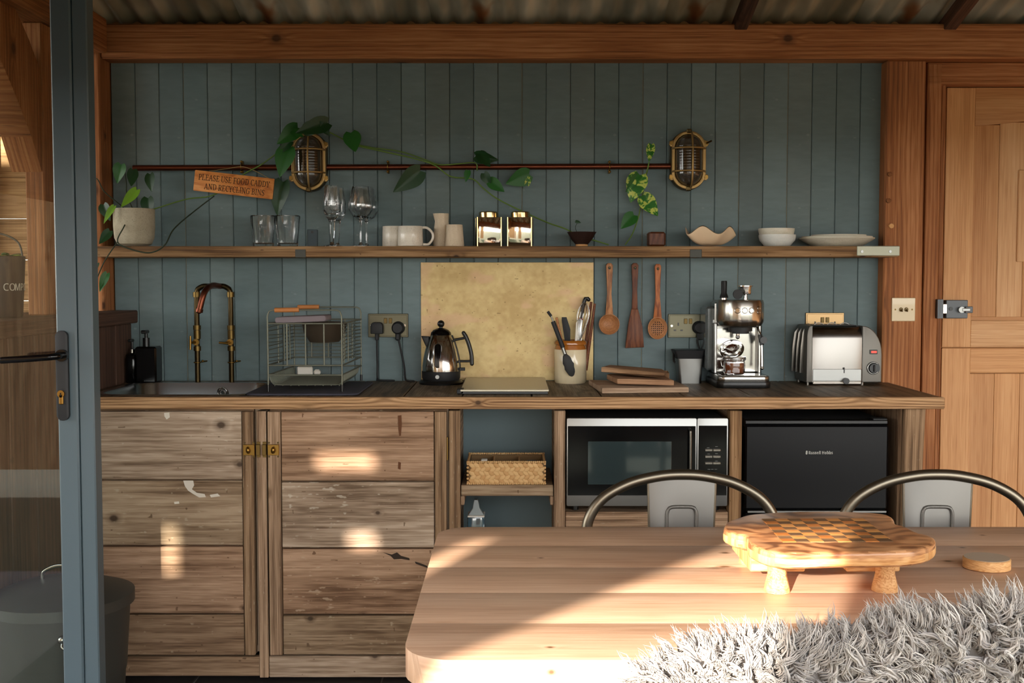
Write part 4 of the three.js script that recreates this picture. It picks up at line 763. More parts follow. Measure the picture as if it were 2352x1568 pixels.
// ---------------------------------------------------------------- utensils hung on the wall
{
  const z = 0.016;
  const hang = (name, label, cat, px, py, build) => { const c = at(px, py, z), o = thing(name, label, cat, [c.x, c.y, z]); build(o, (p) => p * mpp(z)); part(o, 'hook', rod([0, 0, -z + 0.0005], [0, 0.0015, 0.009], 0.0022, 8), M.bronze); return o; };
  const handle = (u, w0, w1, w2, L) => ext([[-w0, u(6)], [-w0 * 0.5, u(11)], [w0 * 0.5, u(11)], [w0, u(6)], [w1, -L * 0.55], [w2, -L], [-w2, -L], [-w1, -L * 0.55]], u(7), u(1.8), 2, [rrect(u(5), u(6), u(2.4), 4)]);
  hang('wooden_ladle', 'round wooden ladle hanging nearest the brass sheet', 'ladle', 1399.5, 615, (o, u) => {
    part(o, 'handle', grainUV(handle(u, u(8), u(5), u(9), u(108)), 'y'), M.spoon);
    part(o, 'ladle_bowl', lathe([[0, -u(12)], [u(12), -u(10)], [u(20), -u(4)], [u(24), u(3)], [u(22.5), u(3.2)], [u(18), -u(2)], [u(10), -u(7)], [0, -u(8)]], 36).rotateX(Math.PI / 2).translate(0, -u(129), u(4)), M.spoon);
  });
  hang('wooden_turner', 'flat wooden turner with a dark blade, middle of the hanging utensils', 'turner', 1458, 615, (o, u) => {
    part(o, 'handle', grainUV(handle(u, u(8), u(5.5), u(7), u(95)), 'y'), M.spoonDark);
    part(o, 'turner_blade', grainUV(ext([[-u(6.5), -u(90)], [u(6.5), -u(90)], [u(12), -u(110)], [u(18), -u(135)], [u(22), -u(182)], [-u(21), -u(184)], [-u(20), -u(170)], [-u(14), -u(125)]], u(5), u(1.5)), 'y'), M.spoonDark);
  });
  hang('wooden_spoon', 'drilled wooden straining spoon hanging nearest the plugged socket', 'spoon', 1510.5, 617, (o, u) => {
    part(o, 'handle', grainUV(handle(u, u(7.5), u(5), u(10), u(115)), 'y'), tint(M.spoon, '#ffd9b8'));
    part(o, 'spoon_bowl', lathe([[0, -u(7)], [u(12), -u(6)], [u(19), -u(2)], [u(22.5), u(3)], [u(21), u(3.2)], [u(17), -u(0.5)], [u(10), -u(3)], [0, -u(4)]], 36).rotateX(Math.PI / 2).scale(1, 1.14, 1).translate(0, -u(136), u(4)), M.spoon);
    const holes = []; for (let i = -3; i <= 3; i++) for (let k = -3; k <= 3; k++) if (i * i + k * k < 11) holes.push(disc(u(1.3), u(2), 8, 'z').translate(i * u(4.6), -u(137) + k * u(4.8), u(0.4) + (i * i + k * k) * u(0.13)));
    part(o, 'drain_holes', merge(holes), M.ink);
  });
}
// ---------------------------------------------------------------- long shelf
const SZ = 0.215, SH_Y = Y(565, SZ), SH_B = Y(590, SZ);
{
  const s = thing('wall_shelf', 'long reclaimed wood shelf across the blue wall', 'shelf');
  part(s, 'shelf_board', grainUV(span(X(218, SZ, 575), X(2064, SZ, 575), SH_B, SH_Y, 0.105, SZ, 0.003), 'x'), M.shelf);
  part(s, 'shelf_board', grainUV(span(-1.44, X(2020, 0, 575), SH_B, SH_Y, 0.001, 0.104, 0.001), 'x'), M.shelf);
  const strap = part(s, 'end_strap', span(X(1969, SZ + 0.004, 572), X(2067, SZ + 0.004, 572), SH_B + 0.004, SH_Y + 0.0006, SZ - 0.02, SZ + 0.004, 0.002), std('#a9a996', 0.5, 0.5), 'pale metal strap');
  for (const p of [1980, 2045]) part(strap, 'rivet', disc(0.005, 0.003, 12, 'z').translate(X(p, SZ + 0.005, 572), (SH_Y + SH_B) / 2, SZ + 0.005), M.steelBrushed);
  for (const [a, b] of [[678, 702], [1585, 1612]]) part(s, 'bracket_lip', span(X(a, SZ + 0.003, 580), X(b, SZ + 0.003, 580), SH_B - 0.002, SH_B + 0.026, SZ - 0.01, SZ + 0.003, 0.001), std('#4c4d48', 0.6, 0.4), 'grey metal bracket lip');
  const br = part(s, 'bracket', span(X(706, 0.012, 545), X(729, 0.012, 545), SH_Y - 0.002, Y(527, 0.012), 0.001, 0.012, 0.001), std('#4a555a', 0.6, 0.3));
  part(br, 'screw_hole', disc(0.0045, 0.002, 12, 'z').translate(X(717, 0.012, 532), Y(533, 0.012), 0.0125), M.black);
}
const on = (px, z, dy = 0) => [X(px, z, 560), SH_Y + 0.0008 + dy, z];
// ---------------------------------------------------------------- glasses
{
  const z = 0.15, u = (p) => p * mpp(z);
  const tumbler = thing('glass_tumbler', 'ribbed clear tumbler beside the trailing leaf, further left of two', 'tumbler', on(605, z), 0, 'ribbed tumblers');
  const outer = [[0, 0], [u(22), 0], [u(23), u(3)], [u(29), u(68)], [u(28), u(70)], [u(27), u(68)], [u(21.5), u(8)], [0, u(7)]];
  const g = lathe(outer, 72, 0.5), p = g.attributes.position;
  for (let i = 0; i < p.count; i++) { const x = p.getX(i), zz = p.getZ(i), r = Math.hypot(x, zz), a = Math.atan2(zz, x); if (r > u(20) && p.getY(i) > 0.001 && p.getY(i) < u(62)) { const k = 1 + 0.012 * Math.cos(a * 24); p.setX(i, x * k); p.setZ(i, zz * k); } }
  g.computeVertexNormals();
  part(tumbler, 'glass', crease(g, 0.5), M.glass);
  copyOf(tumbler, 'ribbed clear tumbler nearer to the flutes, further right of two', on(661, z));
  const flute = thing('champagne_flute', 'front cut-glass champagne flute on the shelf', 'glass', on(763, 0.16), 0, 'champagne flutes');
  part(flute, 'foot', lathe([[0, 0], [u(20), 0], [u(20), u(1)], [u(6), u(5)], [u(3.5), u(10)], [0, u(10)]], 32), M.glass);
  part(flute, 'stem', lathe([[0, u(9)], [u(3.5), u(9)], [u(6), u(30)], [u(7), u(55)], [u(10), u(63)], [u(14), u(66)], [0, u(66)]], 10, 0.2), M.glass);
  part(flute, 'flute_bowl', lathe([[0, u(65)], [u(14), u(66)], [u(20), u(80)], [u(20.5), u(100)], [u(16), u(138)], [u(15), u(138)], [u(19), u(100)], [u(18), u(82)], [u(10), u(72)], [0, u(71)]], 32), M.glass);
  copyOf(flute, 'champagne flute standing behind the front flute', on(775, 0.06));
  const wine = thing('wine_glass', 'front clear wine glass with a round bowl', 'glass', on(829, 0.155), 0, 'wine glasses');
  part(wine, 'foot', lathe([[0, 0], [u(22), 0], [u(22), u(1)], [u(6), u(4)], [u(2.6), u(9)], [0, u(9)]], 32), M.glass);
  part(wine, 'stem', lathe([[0, u(8)], [u(2.6), u(8)], [u(2.2), u(30)], [u(2.4), u(56)], [u(5), u(61)], [0, u(61)]], 20), M.glass);
  part(wine, 'wine_bowl', lathe([[0, u(60)], [u(5), u(60)], [u(18), u(68)], [u(28), u(84)], [u(28), u(100)], [u(19), u(136)], [u(18.4), u(136)], [u(27), u(100)], [u(27), u(85)], [u(17), u(69.5)], [0, u(64)]], 36), M.glass);
  copyOf(wine, 'wine glass half hidden behind the front wine glass', on(842, 0.06));
}
// ---------------------------------------------------------------- cups, jug, tins
{
  const z = 0.14, u = (p) => p * mpp(z);
  const cup = (r0, r1, h, w = 2.2) => lathe([[0, 0], [u(r0 - 1), 0], [u(r0), u(1.5)], [u(r1), u(h - 1)], [u(r1 - 0.6), u(h)], [u(r1 - w), u(h - 0.6)], [u(r0 - w), u(3)], [0, u(3)]], 40);
  const m1 = thing('ceramic_mug', 'speckled off-white mug half hidden behind the handled mug', 'mug', on(907, 0.1), 0, 'speckled mugs');
  part(m1, 'mug_body', cup(29, 28.5, 47), M.mug);
  part(m1, 'handle', tube([[0, u(40), -u(27)], [0, u(40), -u(42)], [0, u(22), -u(48)], [0, u(8), -u(40)], [0, u(7), -u(27)]], u(3.2), { rs: 10 }), M.mug);
  const m2 = thing('ceramic_mug', 'speckled off-white mug with its round handle showing, in front', 'mug', on(943, 0.18), 0, 'speckled mugs');
  part(m2, 'mug_body', cup(29, 27.5, 45), M.mug);
  part(m2, 'handle', tube([[u(26), u(42), 0], [u(38), u(41), 0], [u(49), u(30), 0], [u(50), u(17), 0], [u(41), u(5), 0], [u(27), u(4), 0]], u(3), { rs: 12, seg: 40 }), M.mug);
  const j = thing('milk_jug', 'tall matt cream stoneware jug behind the small cup', 'jug', on(1015, 0.11));
  const g = lathe([[0, 0], [u(20), 0], [u(21), u(2)], [u(20), u(30)], [u(16), u(58)], [u(16.5), u(76)], [u(15), u(76)], [u(14.5), u(58)], [u(18), u(30)], [u(19), u(4)], [0, u(4)]], 40), p = g.attributes.position;
  for (let i = 0; i < p.count; i++) if (p.getY(i) > u(60) && p.getX(i) < -u(11)) p.setX(i, p.getX(i) - u(4) * (p.getY(i) - u(60)) / u(16));
  g.computeVertexNormals(); part(j, 'jug_body', crease(g, 0.7), M.stoneware);
  mono('stoneware_cup', 'small matt cream stoneware cup in front of the jug', 'cup', cup(22, 18.5, 49), M.stoneware, on(1044, 0.16));
  const t = thing('storage_tin', 'mirror-bright square tin with a round lid, nearer the stoneware cup', 'tin', on(1122, 0.13), 0.1, 'square tins');
  part(t, 'tin_body', ext(rrect(u(56), u(56), u(5), 5), u(66), u(1)).rotateX(-Math.PI / 2), M.tinMirror ??= std('#d8d0c0', 0.06, 1));
  part(t, 'lid', lathe([[0, u(66)], [u(22), u(66)], [u(22), u(77)], [u(20), u(79.5)], [0, u(80)]], 40, 0.5), M.goldTin ??= std('#b8a274', 0.14, 1));
  part(t, 'edge_bead', merge(...[[-1, -1], [1, -1], [1, 1], [-1, 1]].map(([a, b]) => rod([a * u(27), 0, b * u(27)], [a * u(27), u(66), b * u(27)], u(1.6), 8))), M.goldTin);
  copyOf(t, 'mirror-bright square tin with a round lid, nearer the dark bowl', on(1195, 0.13), -0.06);
}
// ---------------------------------------------------------------- bowls and plates on the right
{
  const z = 0.13, u = (p) => p * mpp(z);
  const b = thing('wooden_bowl', 'small dark wooden bowl on a pale foot, by the vine end', 'bowl', on(1336, z));
  part(b, 'bowl_body', lathe([[0, u(5)], [u(14), u(5)], [u(24), u(16)], [u(33), u(32)], [u(34), u(33)], [u(31), u(33)], [u(22), u(17)], [u(12), u(9)], [0, u(8)]], 36), std('#2c1a14', 0.5));
  part(b, 'foot_ring', disc(u(14), u(6), 28).translate(0, u(3), 0), M.oliveSide);
  mono('wooden_block', 'small dark wooden cube on the shelf', 'block', grainUV(cbox(u(37), u(33), u(37), 0.006, 0, u(16.5), 0), 'y'), tint(M.spoonDark, '#8a6f62'), on(1507, z), 0.08);
  // ruffled bowl
  const W = u(66), pos = [], idx = [], R = 16, A = 72;
  const f = (r, a) => { const k = Math.pow(r, 2.2), wave = 0.5 + 0.5 * Math.cos(a * 5 + 0.7); return [Math.cos(a) * W * (0.28 * Math.min(1, r * 3) + 0.72 * Math.max(0, r - 0.18) / 0.82) * (1 - 0.07 * k * wave), u(1) + k * (u(25) + u(19) * wave) * 0.95, Math.sin(a) * W * 0.7 * (0.28 * Math.min(1, r * 3) + 0.72 * Math.max(0, r - 0.18) / 0.82) * (1 - 0.07 * k * wave)]; };
  for (const s of [0, 1]) for (let i = 0; i <= R; i++) for (let k = 0; k < A; k++) { const q = f(i / R, k / A * Math.PI * 2); q[1] += s * u(3); pos.push(...q); }
  const id = (s, i, k) => s * (R + 1) * A + i * A + (k % A);
  for (let i = 0; i < R; i++) for (let k = 0; k < A; k++) { idx.push(id(0, i, k), id(0, i + 1, k), id(0, i, k + 1), id(0, i, k + 1), id(0, i + 1, k), id(0, i + 1, k + 1), id(1, i, k), id(1, i, k + 1), id(1, i + 1, k), id(1, i, k + 1), id(1, i + 1, k + 1), id(1, i + 1, k)); }
  for (let k = 0; k < A; k++) idx.push(id(0, R, k), id(1, R, k), id(0, R, k + 1), id(0, R, k + 1), id(1, R, k), id(1, R, k + 1));
  const g = new THREE.BufferGeometry(); g.setAttribute('position', new THREE.Float32BufferAttribute(pos, 3)); g.setIndex(idx); g.computeVertexNormals();
  mono('ruffled_bowl', 'peach cream bowl with a deeply ruffled rim', 'bowl', g, M.shell, on(1630, 0.13), 0.5);
  const bowl = lathe([[0, 0], [u(26), 0], [u(30), u(2)], [u(40), u(14)], [u(42), u(22)], [u(42), u(27)], [u(40), u(27)], [u(38), u(16)], [u(28), u(6)], [0, u(5)]], 40);
  mono('stoneware_bowl', 'lower speckled grey-white bowl of the nested pair', 'bowl', bowl, M.bowl, on(1785, z), 0, 'nested bowls');
  mono('stoneware_bowl', 'upper smooth white bowl of the nested pair', 'bowl', bowl.clone().scale(0.975, 1, 0.975), M.plateware, on(1783, z, u(14)), 0, 'nested bowls');
  const plate = (r, h) => lathe([[0, 0], [u(r * 0.62), 0], [u(r * 0.68), u(1.5)], [u(r * 0.93), u(h - 4)], [u(r), u(h)], [u(r - 0.5), u(h + 2.2)], [u(r * 0.92), u(h - 0.5)], [u(r * 0.66), u(5)], [0, u(4)]], 48).scale(1, 1, 0.86);
  mono('dinner_plate', 'lowest and widest plate of the pile at the shelf end', 'plate', plate(85, 18), M.plateware, on(1922, 0.115), 0, 'piled plates');
  mono('dinner_plate', 'middle plate of the pile at the shelf end', 'plate', plate(80, 15), M.plateware, on(1922, 0.115, u(6)), 0, 'piled plates');
  mono('dinner_plate', 'smallest plate on top of the pile at the shelf end', 'plate', plate(62, 10), M.plateware, on(1926, 0.115, u(15)), 0, 'piled plates');
}
// ---------------------------------------------------------------- copper pipe and bulkhead lights
{
  const z = 0.03, y = Y(383, z), p = thing('copper_pipe', 'long copper conduit pipe running between the bulkhead lights', 'pipe');
  part(p, 'pipe', rod([X(306, z, 385), y - 0.004, z], [X(1545, z, 385), y + 0.002, z], 6.6 * mpp(z), 14), M.copper);
  for (const px of [555, 891, 1400]) { const x = X(px, z, 383); part(p, 'pipe_clip', merge(new THREE.TorusGeometry(0.0125, 0.002, 6, 20).rotateY(Math.PI / 2).translate(x, y, z), ball(0.0045).translate(x, y + 0.018, z + 0.004), ball(0.005).translate(x, y - 0.018, z + 0.004), cbox(0.006, 0.045, 0.02, 0.001, x, y, 0.011)), M.brass); }
}
function bulkhead(label, px, py, flip) {
  const z = 0.0, u = (p) => p * mpp(0.05), c = at(px, py, 0.03), b = thing('bulkhead_light', label, 'wall light', [c.x, c.y, 0], 0, 'bulkhead lights');
  const W = u(80), H = u(134), ears = [];
  part(b, 'housing', ext(rrect(W, H, W / 2 - 0.0005, 14), 0.045, 0.004), M.bronze);
  const ring = ext(rrect(W - 0.003, H - 0.003, W / 2 - 0.002, 14), 0.012, 0.003, 2, [rrect(W - u(17), H - u(17), (W - u(17)) / 2 - 0.0005, 14)]).translate(0, 0, 0.043);
  for (const sx of [-1, 1]) for (const sy of [-1, 1]) ears.push(ext([[0, -0.011], [sx * u(6), -0.012], [sx * u(10), -0.004], [sx * u(9), 0.008], [0, 0.012]].map(([a, q]) => [a + sx * u(35), q + sy * u(38)]).sort(() => 0), 0.012, 0.002).translate(0, 0, 0.04));
  part(b, 'rim', merge(ring, ...ears), M.goldRim);
  const dome = ball(1, 40, 24).scale((W - u(18)) / 2, (W - u(18)) / 2, 0.048), q = dome.attributes.position;
  for (let i = 0; i < q.count; i++) { if (q.getZ(i) < 0) q.setZ(i, 0); const s = q.getY(i) > 0.0001 ? 1 : q.getY(i) < -0.0001 ? -1 : 0; q.setY(i, q.getY(i) + s * (H - W) / 2); }
  dome.computeVertexNormals();
  part(b, 'glass_dome', dome.translate(0, 0, 0.05), M.lampGlass);
  const arch = (pts, r) => tube(pts, r, { rs: 8, seg: 40, caps: false });
  part(b, 'guard_bar', arch([[u(4), -H / 2 + 0.004, 0.05], [u(4), -H / 2 + 0.018, 0.085], [u(4), -0.03, 0.105], [u(4), 0.03, 0.105], [u(4), H / 2 - 0.018, 0.085], [u(4), H / 2 - 0.004, 0.05]], 0.0034), M.goldRim);
  for (const sy of [-1, 1]) part(b, 'guard_bar', arch([[-W / 2 + 0.003, sy * u(26), 0.05], [-W / 2 + 0.016, sy * u(26), 0.08], [0, sy * u(26), 0.103], [W / 2 - 0.016, sy * u(26), 0.08], [W / 2 - 0.003, sy * u(26), 0.05]], 0.0034), M.goldRim);
  for (const sx of [-1, 1]) for (const sy of [-1, 1]) part(b, 'screw', merge(disc(0.0062, 0.006, 14, 'z'), ...(sx === flip && sy === 1 ? [rod([0, 0, 0.002], [sx * 0.014, 0.006, 0.02], 0.0032, 8)] : [])).translate(sx * u(40), sy * u(38), 0.054), M.brass);
  part(b, 'lug', merge(cbox(u(12), 0.014, 0.03, 0.003, 0, H / 2 - 0.002, 0.045), cbox(u(12), 0.016, 0.03, 0.003, 0, -H / 2 + 0.004, 0.045)), M.bronze);
  return b;
}
bulkhead('brass caged bulkhead light wrapped by vine leaves, left end of the pipe', 711, 372, 0);
bulkhead('brass caged bulkhead light at the bare right end of the pipe', 1580, 369, 1);
// ---------------------------------------------------------------- sign
const fonts = new FontLoader();
const serif = await fonts.loadAsync('fonts/droid/droid_serif_regular.typeface.json'), sans = await fonts.loadAsync('fonts/droid/droid_sans_regular.typeface.json'), sansBold = await fonts.loadAsync('fonts/droid/droid_sans_bold.typeface.json');
function text(str, font, size, depth = 0.0006, width) {
  const g = new TextGeometry(str, { font, size, depth, curveSegments: 4, bevelEnabled: false }); g.computeBoundingBox();
  const b = g.boundingBox, w = b.max.x - b.min.x; g.translate(-(b.min.x + b.max.x) / 2, -(b.min.y + b.max.y) / 2, 0);
  if (width) g.scale(width / w, 1, 1); return clean(g);
}
{
  const z = 0.075, u = (p) => p * mpp(z), c = at(537.5, 424, z), s = thing('hanging_sign', 'small wooden sign asking to use the food caddy and recycling bins', 'sign', [c.x, c.y, z]);
  s.rotation.z = -0.112;
  part(s, 'sign_board', grainUV(ext(rrect(u(182), u(47), u(2)), 0.006, 0.0012).translate(0, 0, -0.003), 'x'), M.signWood ??= tint(M.oliveSide, '#f0cda6'));
  part(s, 'lettering', text('PLEASE USE FOOD CADDY', serif, u(13.5), 0.0006, u(163)).translate(0, u(9), 0.003), M.ink);
  part(s, 'lettering', text('AND RECYCLING BINS', serif, u(13.5), 0.0006, u(138)).translate(u(2), -u(11), 0.003), M.ink);
  part(s, 'cord', tube([[-u(62), u(23), 0], [-u(20), u(36), -0.02], [u(12), u(44), -0.028], [u(45), u(36), -0.02], [u(78), u(23), 0]], 0.0012, { rs: 6 }), std('#a08a5c', 0.9));
}
// ---------------------------------------------------------------- pot and trailing vine
{
  const z = 0.125, u = (p) => p * mpp(z), pot = thing('plant_pot', 'rough pale concrete pot with a rounded base at the shelf end', 'pot', on(309, z));
  part(pot, 'pot_body', lathe([[0, 0], [u(26), 0], [u(38), u(6)], [u(44), u(20)], [u(46), u(45)], [u(46), u(84)], [u(45), u(86)], [u(41), u(85)], [u(41), u(40)], [0, u(30)]], 44), M.concrete);
  part(pot, 'soil', disc(u(41), 0.006, 28).translate(0, u(76), 0), M.soil);
}
{
  const v = thing('pothos_vine', 'trailing pothos vine growing from the pot along pipe and shelf', 'vine');
  const P = ([px, py, z]) => at(px, py, z);
  const stem = (pts, r, m = M.stem) => part(v, 'stem', tube(pts.map(P), r, { rs: 6, seg: pts.length * 8, caps: false }), m);
  stem([[300, 490, 0.125], [285, 520, 0.2], [270, 555, 0.222], [300, 572, 0.226], [345, 580, 0.228], [378, 563, 0.225], [400, 525, 0.16], [450, 482, 0.06], [492, 450, 0.03]], 0.0024, M.stemDark);
  stem([[330, 488, 0.13], [360, 478, 0.1], [430, 457, 0.05], [492, 447, 0.03], [560, 400, 0.05], [600, 378, 0.05], [650, 340, 0.05], [690, 300, 0.09], [745, 300, 0.06], [800, 325, 0.03], [850, 338, 0.03], [920, 348, 0.03], [975, 366, 0.04], [1010, 378, 0.05], [1055, 376, 0.05], [1092, 374, 0.05], [1096, 392, 0.05]], 0.0022);
  stem([[820, 335, 0.03], [900, 352, 0.03], [960, 366, 0.045], [1000, 380, 0.05], [1035, 405, 0.04], [1085, 411, 0.03], [1110, 432, 0.03], [1145, 458, 0.03], [1210, 490, 0.04], [1260, 512, 0.06], [1300, 526, 0.08], [1335, 545, 0.06], [1365, 552, 0.06], [1398, 562, 0.06]], 0.0028);
  stem([[1491, 372, 0.06], [1487, 390, 0.06], [1480, 420, 0.03], [1472, 470, 0.03], [1466, 500, 0.03], [1452, 538, 0.04], [1436, 562, 0.05]], 0.0026);
  stem([[300, 490, 0.125], [276, 470, 0.14], [240, 440, 0.16], [222, 410, 0.16], [206, 425, 0.16]], 0.002, M.stemDark);
  stem([[270, 555, 0.222], [240, 600, 0.235], [222, 640, 0.2], [210, 660, 0.17]], 0.002, M.stemDark);
  stem([[310, 490, 0.125], [292, 450, 0.12], [290, 420, 0.1], [285, 385, 0.09]], 0.002, M.stemDark);
  stem([[1325, 535, 0.13], [1322, 520, 0.13], [1330, 507, 0.13]], 0.001, M.stemDark);
  // heart-shaped leaf along -y, attached at the origin, unit length
  const leafG = (curl, fold) => {
    const N = 12, C = 8, pos = [], uv = [], idx = [];
    for (let i = 0; i <= N; i++) for (let k = 0; k <= C; k++) {
      const t = i / N, s = k / C * 2 - 1, w = 0.34 * Math.pow(Math.sin(Math.PI * Math.pow(t * 0.97 + 0.03, 0.62)), 0.8) * (1 - 0.25 * t), back = 0.1 * Math.max(0, 1 - t * 5) * Math.abs(s);
      pos.push(s * w, -t + back, fold * Math.abs(s) * w - curl * t * t); uv.push(k / C, t);
    }
    for (let i = 0; i < N; i++) for (let k = 0; k < C; k++) { const a = i * (C + 1) + k, b = a + C + 1; idx.push(a, b, a + 1, a + 1, b, b + 1); }
    const g = new THREE.BufferGeometry(); g.setAttribute('position', new THREE.Float32BufferAttribute(pos, 3)); g.setAttribute('uv', new THREE.Float32BufferAttribute(uv, 2)); g.setIndex(idx); g.computeVertexNormals(); return g;
  };
  const leaves = [leafG(0.12, 0.25), leafG(0.25, 0.4), leafG(-0.1, 0.15)];
  for (const m of [M.leaf, M.leafDark, M.leafLime, M.leafVar]) m.side = THREE.DoubleSide;
  // [attach x, y, tip x, y, z, breadth, material, tilt]
  const L = [
    [684, 293, 642, 332, 0.1, 1.0, 0, 0.4], [668, 325, 640, 352, 0.1, 0.9, 1, 0.2], [700, 300, 748, 282, 0.11, 1.0, 1, 0.3], [752, 282, 688, 308, 0.12, 0.8, 1, 0.5], [735, 284, 758, 312, 0.1, 0.9, 1, 0.2], [672, 300, 700, 318, 0.11, 0.8, 0, 0.3],
    [662, 340, 643, 406, 0.1, 1.1, 0, 0.2], [650, 418, 634, 492, 0.055, 1.0, 1, 0.2], [806, 305, 818, 352, 0.05, 1.35, 0, 0.2], [965, 392, 908, 443, 0.07, 0.95, 1, 0.3], [1093, 358, 1142, 370, 0.06, 0.9, 1, 0.3], [1102, 352, 1128, 390, 0.07, 0.8, 1, 0.6],
    [1075, 392, 1070, 418, 0.06, 0.9, 0, 0.3], [1112, 398, 1126, 428, 0.05, 1.1, 1, 0.2], [1124, 414, 1160, 442, 0.05, 0.95, 0, 0.2], [1215, 400, 1163, 424, 0.05, 1.15, 0, 0.2], [1210, 425, 1216, 402, 0.05, 0.9, 3, 0.2],
    [1496, 332, 1490, 374, 0.05, 0.75, 3, 0.2], [1470, 402, 1446, 464, 0.05, 1.2, 3, 0.15], [1466, 404, 1440, 440, 0.045, 0.9, 0, 0.3], [1476, 450, 1510, 498, 0.05, 1.05, 3, 0.15], [1456, 494, 1425, 524, 0.05, 1.2, 0, 0.2],
    [278, 378, 270, 420, 0.12, 1.1, 0, 0.2], [306, 390, 304, 430, 0.1, 1.0, 1, 0.2], [345, 400, 350, 440, 0.07, 1.0, 1, 0.3], [210, 412, 203, 440, 0.16, 1.2, 1, 0.1], [314, 436, 286, 480, 0.15, 0.7, 2, 0.4], [262, 474, 243, 512, 0.2, 0.55, 2, 0.4], [238, 470, 252, 506, 0.17, 1.1, 1, 0.2], [252, 530, 232, 562, 0.2, 0.9, 1, 0.3],
    [212, 640, 204, 676, 0.18, 1.0, 0, 0.2], [246, 628, 232, 668, 0.16, 0.7, 0, 0.3], [224, 604, 210, 632, 0.2, 0.8, 1, 0.2], [1322, 508, 1334, 512, 0.13, 0.9, 1, 0.3], [340, 455, 345, 500, 0.05, 1.1, 1, 0.3],
  ];
  const mats = [M.leaf, M.leafDark, M.leafLime, M.leafVar];
  L.forEach(([ax, ay, tx, ty, z, b, m, tilt], i) => {
    const A = at(ax, ay, z), T = at(tx, ty, z), len = A.distanceTo(T) / Math.cos(tilt), o = part(v, 'leaf', leaves[i % 3], mats[m]);
    const dir = T.clone().sub(A).normalize(); o.position.copy(A);
    o.quaternion.setFromUnitVectors(V(0, -1, 0), dir).multiply(new THREE.Quaternion().setFromAxisAngle(V(1, 0, 0), -tilt)).multiply(new THREE.Quaternion().setFromAxisAngle(V(0, 1, 0), rnd(-0.35, 0.35)));
    o.scale.set(len * b, len, len);
  });
}
// ---------------------------------------------------------------- microwave
{
  const zf = 0.575, px = (p, z = zf) => X(p, z, 1060), py = (p) => Y(p, zf), x0 = px(1301), x1 = px(1672), y0 = py(1162), y1 = py(960);
  const m = thing('microwave', 'steel-framed black microwave in the open bay', 'microwave');
  part(m, 'casing', span(x0 + 0.004, x1 - 0.006, y0 + 0.004, y1 - 0.001, 0.18, zf - 0.02, 0.006), M.blackMatt);
  const dx = px(1600);
  const door = part(m, 'door', ext(rrect(dx - x0 - 0.001, y1 - y0, 0.005, 4), 0.024, 0.003).translate((x0 + dx) / 2, (y0 + y1) / 2, zf - 0.022), M.steelBrushed);
  part(door, 'door_glass', span(px(1304), px(1597), py(1137), py(978), zf - 0.004, zf + 0.0035, 0.001), M.blackGloss);
  part(door, 'window', span(px(1350), px(1542), py(1112), py(1013), zf + 0.0002, zf + 0.0042, 0.0006), std('#2c3a3c', 0.16, 0.2, { clearcoat: 1, clearcoatRoughness: 0.05 }));
  part(door, 'handle', tube([[px(1583), py(984), zf], [px(1583), py(988), zf + 0.022], [px(1583), py(1060), zf + 0.024], [px(1583), py(1130), zf + 0.022], [px(1583), py(1134), zf]], 0.004, { rs: 10, seg: 40, tension: 0.1 }), M.darkSteel);
  const pan = part(m, 'control_panel', ext(rrect(x1 - dx - 0.001, y1 - y0, 0.005, 4), 0.024, 0.003).translate((x1 + dx) / 2, (y0 + y1) / 2, zf - 0.022), M.steelBrushed);
  part(pan, 'panel_glass', span(px(1604), px(1669), py(1137), py(977), zf - 0.004, zf + 0.003, 0.001), M.blackGloss);
  for (const y of [1033, 1048, 1063]) for (const s of [0, 1]) part(pan, 'button', span(px(1618.5 + s * 18.5), px(1636 + s * 18.5), py(y + 2.8), py(y - 2.8), zf + 0.002, zf + 0.007, 0.0012), M.steelWarm);
  part(pan, 'dial', merge(disc(0.0185, 0.012, 28, 'z').translate(px(1636), py(1096), zf + 0.008), new THREE.TorusGeometry(0.0185, 0.002, 8, 32).translate(px(1636), py(1096), zf + 0.01)), M.steel);
  const tiny = []; for (const [x, y] of [[1626, 1027.5], [1645, 1025], [1627, 1042], [1645, 1041], [1645, 1058], [1628, 1077], [1636, 1077], [1644, 1077]]) tiny.push(cbox(0.008, 0.001, 0.0006, 0.0001, px(x), py(y), zf + 0.0033));
  part(pan, 'print', merge(tiny), M.steelBrushed);
  for (const [x, z] of [[x0 + 0.03, 0.52], [x1 - 0.03, 0.52], [x0 + 0.03, 0.22], [x1 - 0.03, 0.22]]) part(m, 'foot', disc(0.012, y0 + 0.004 - fy(1176), 12).translate(x, (y0 + 0.004 + fy(1176)) / 2, z), M.black);
}
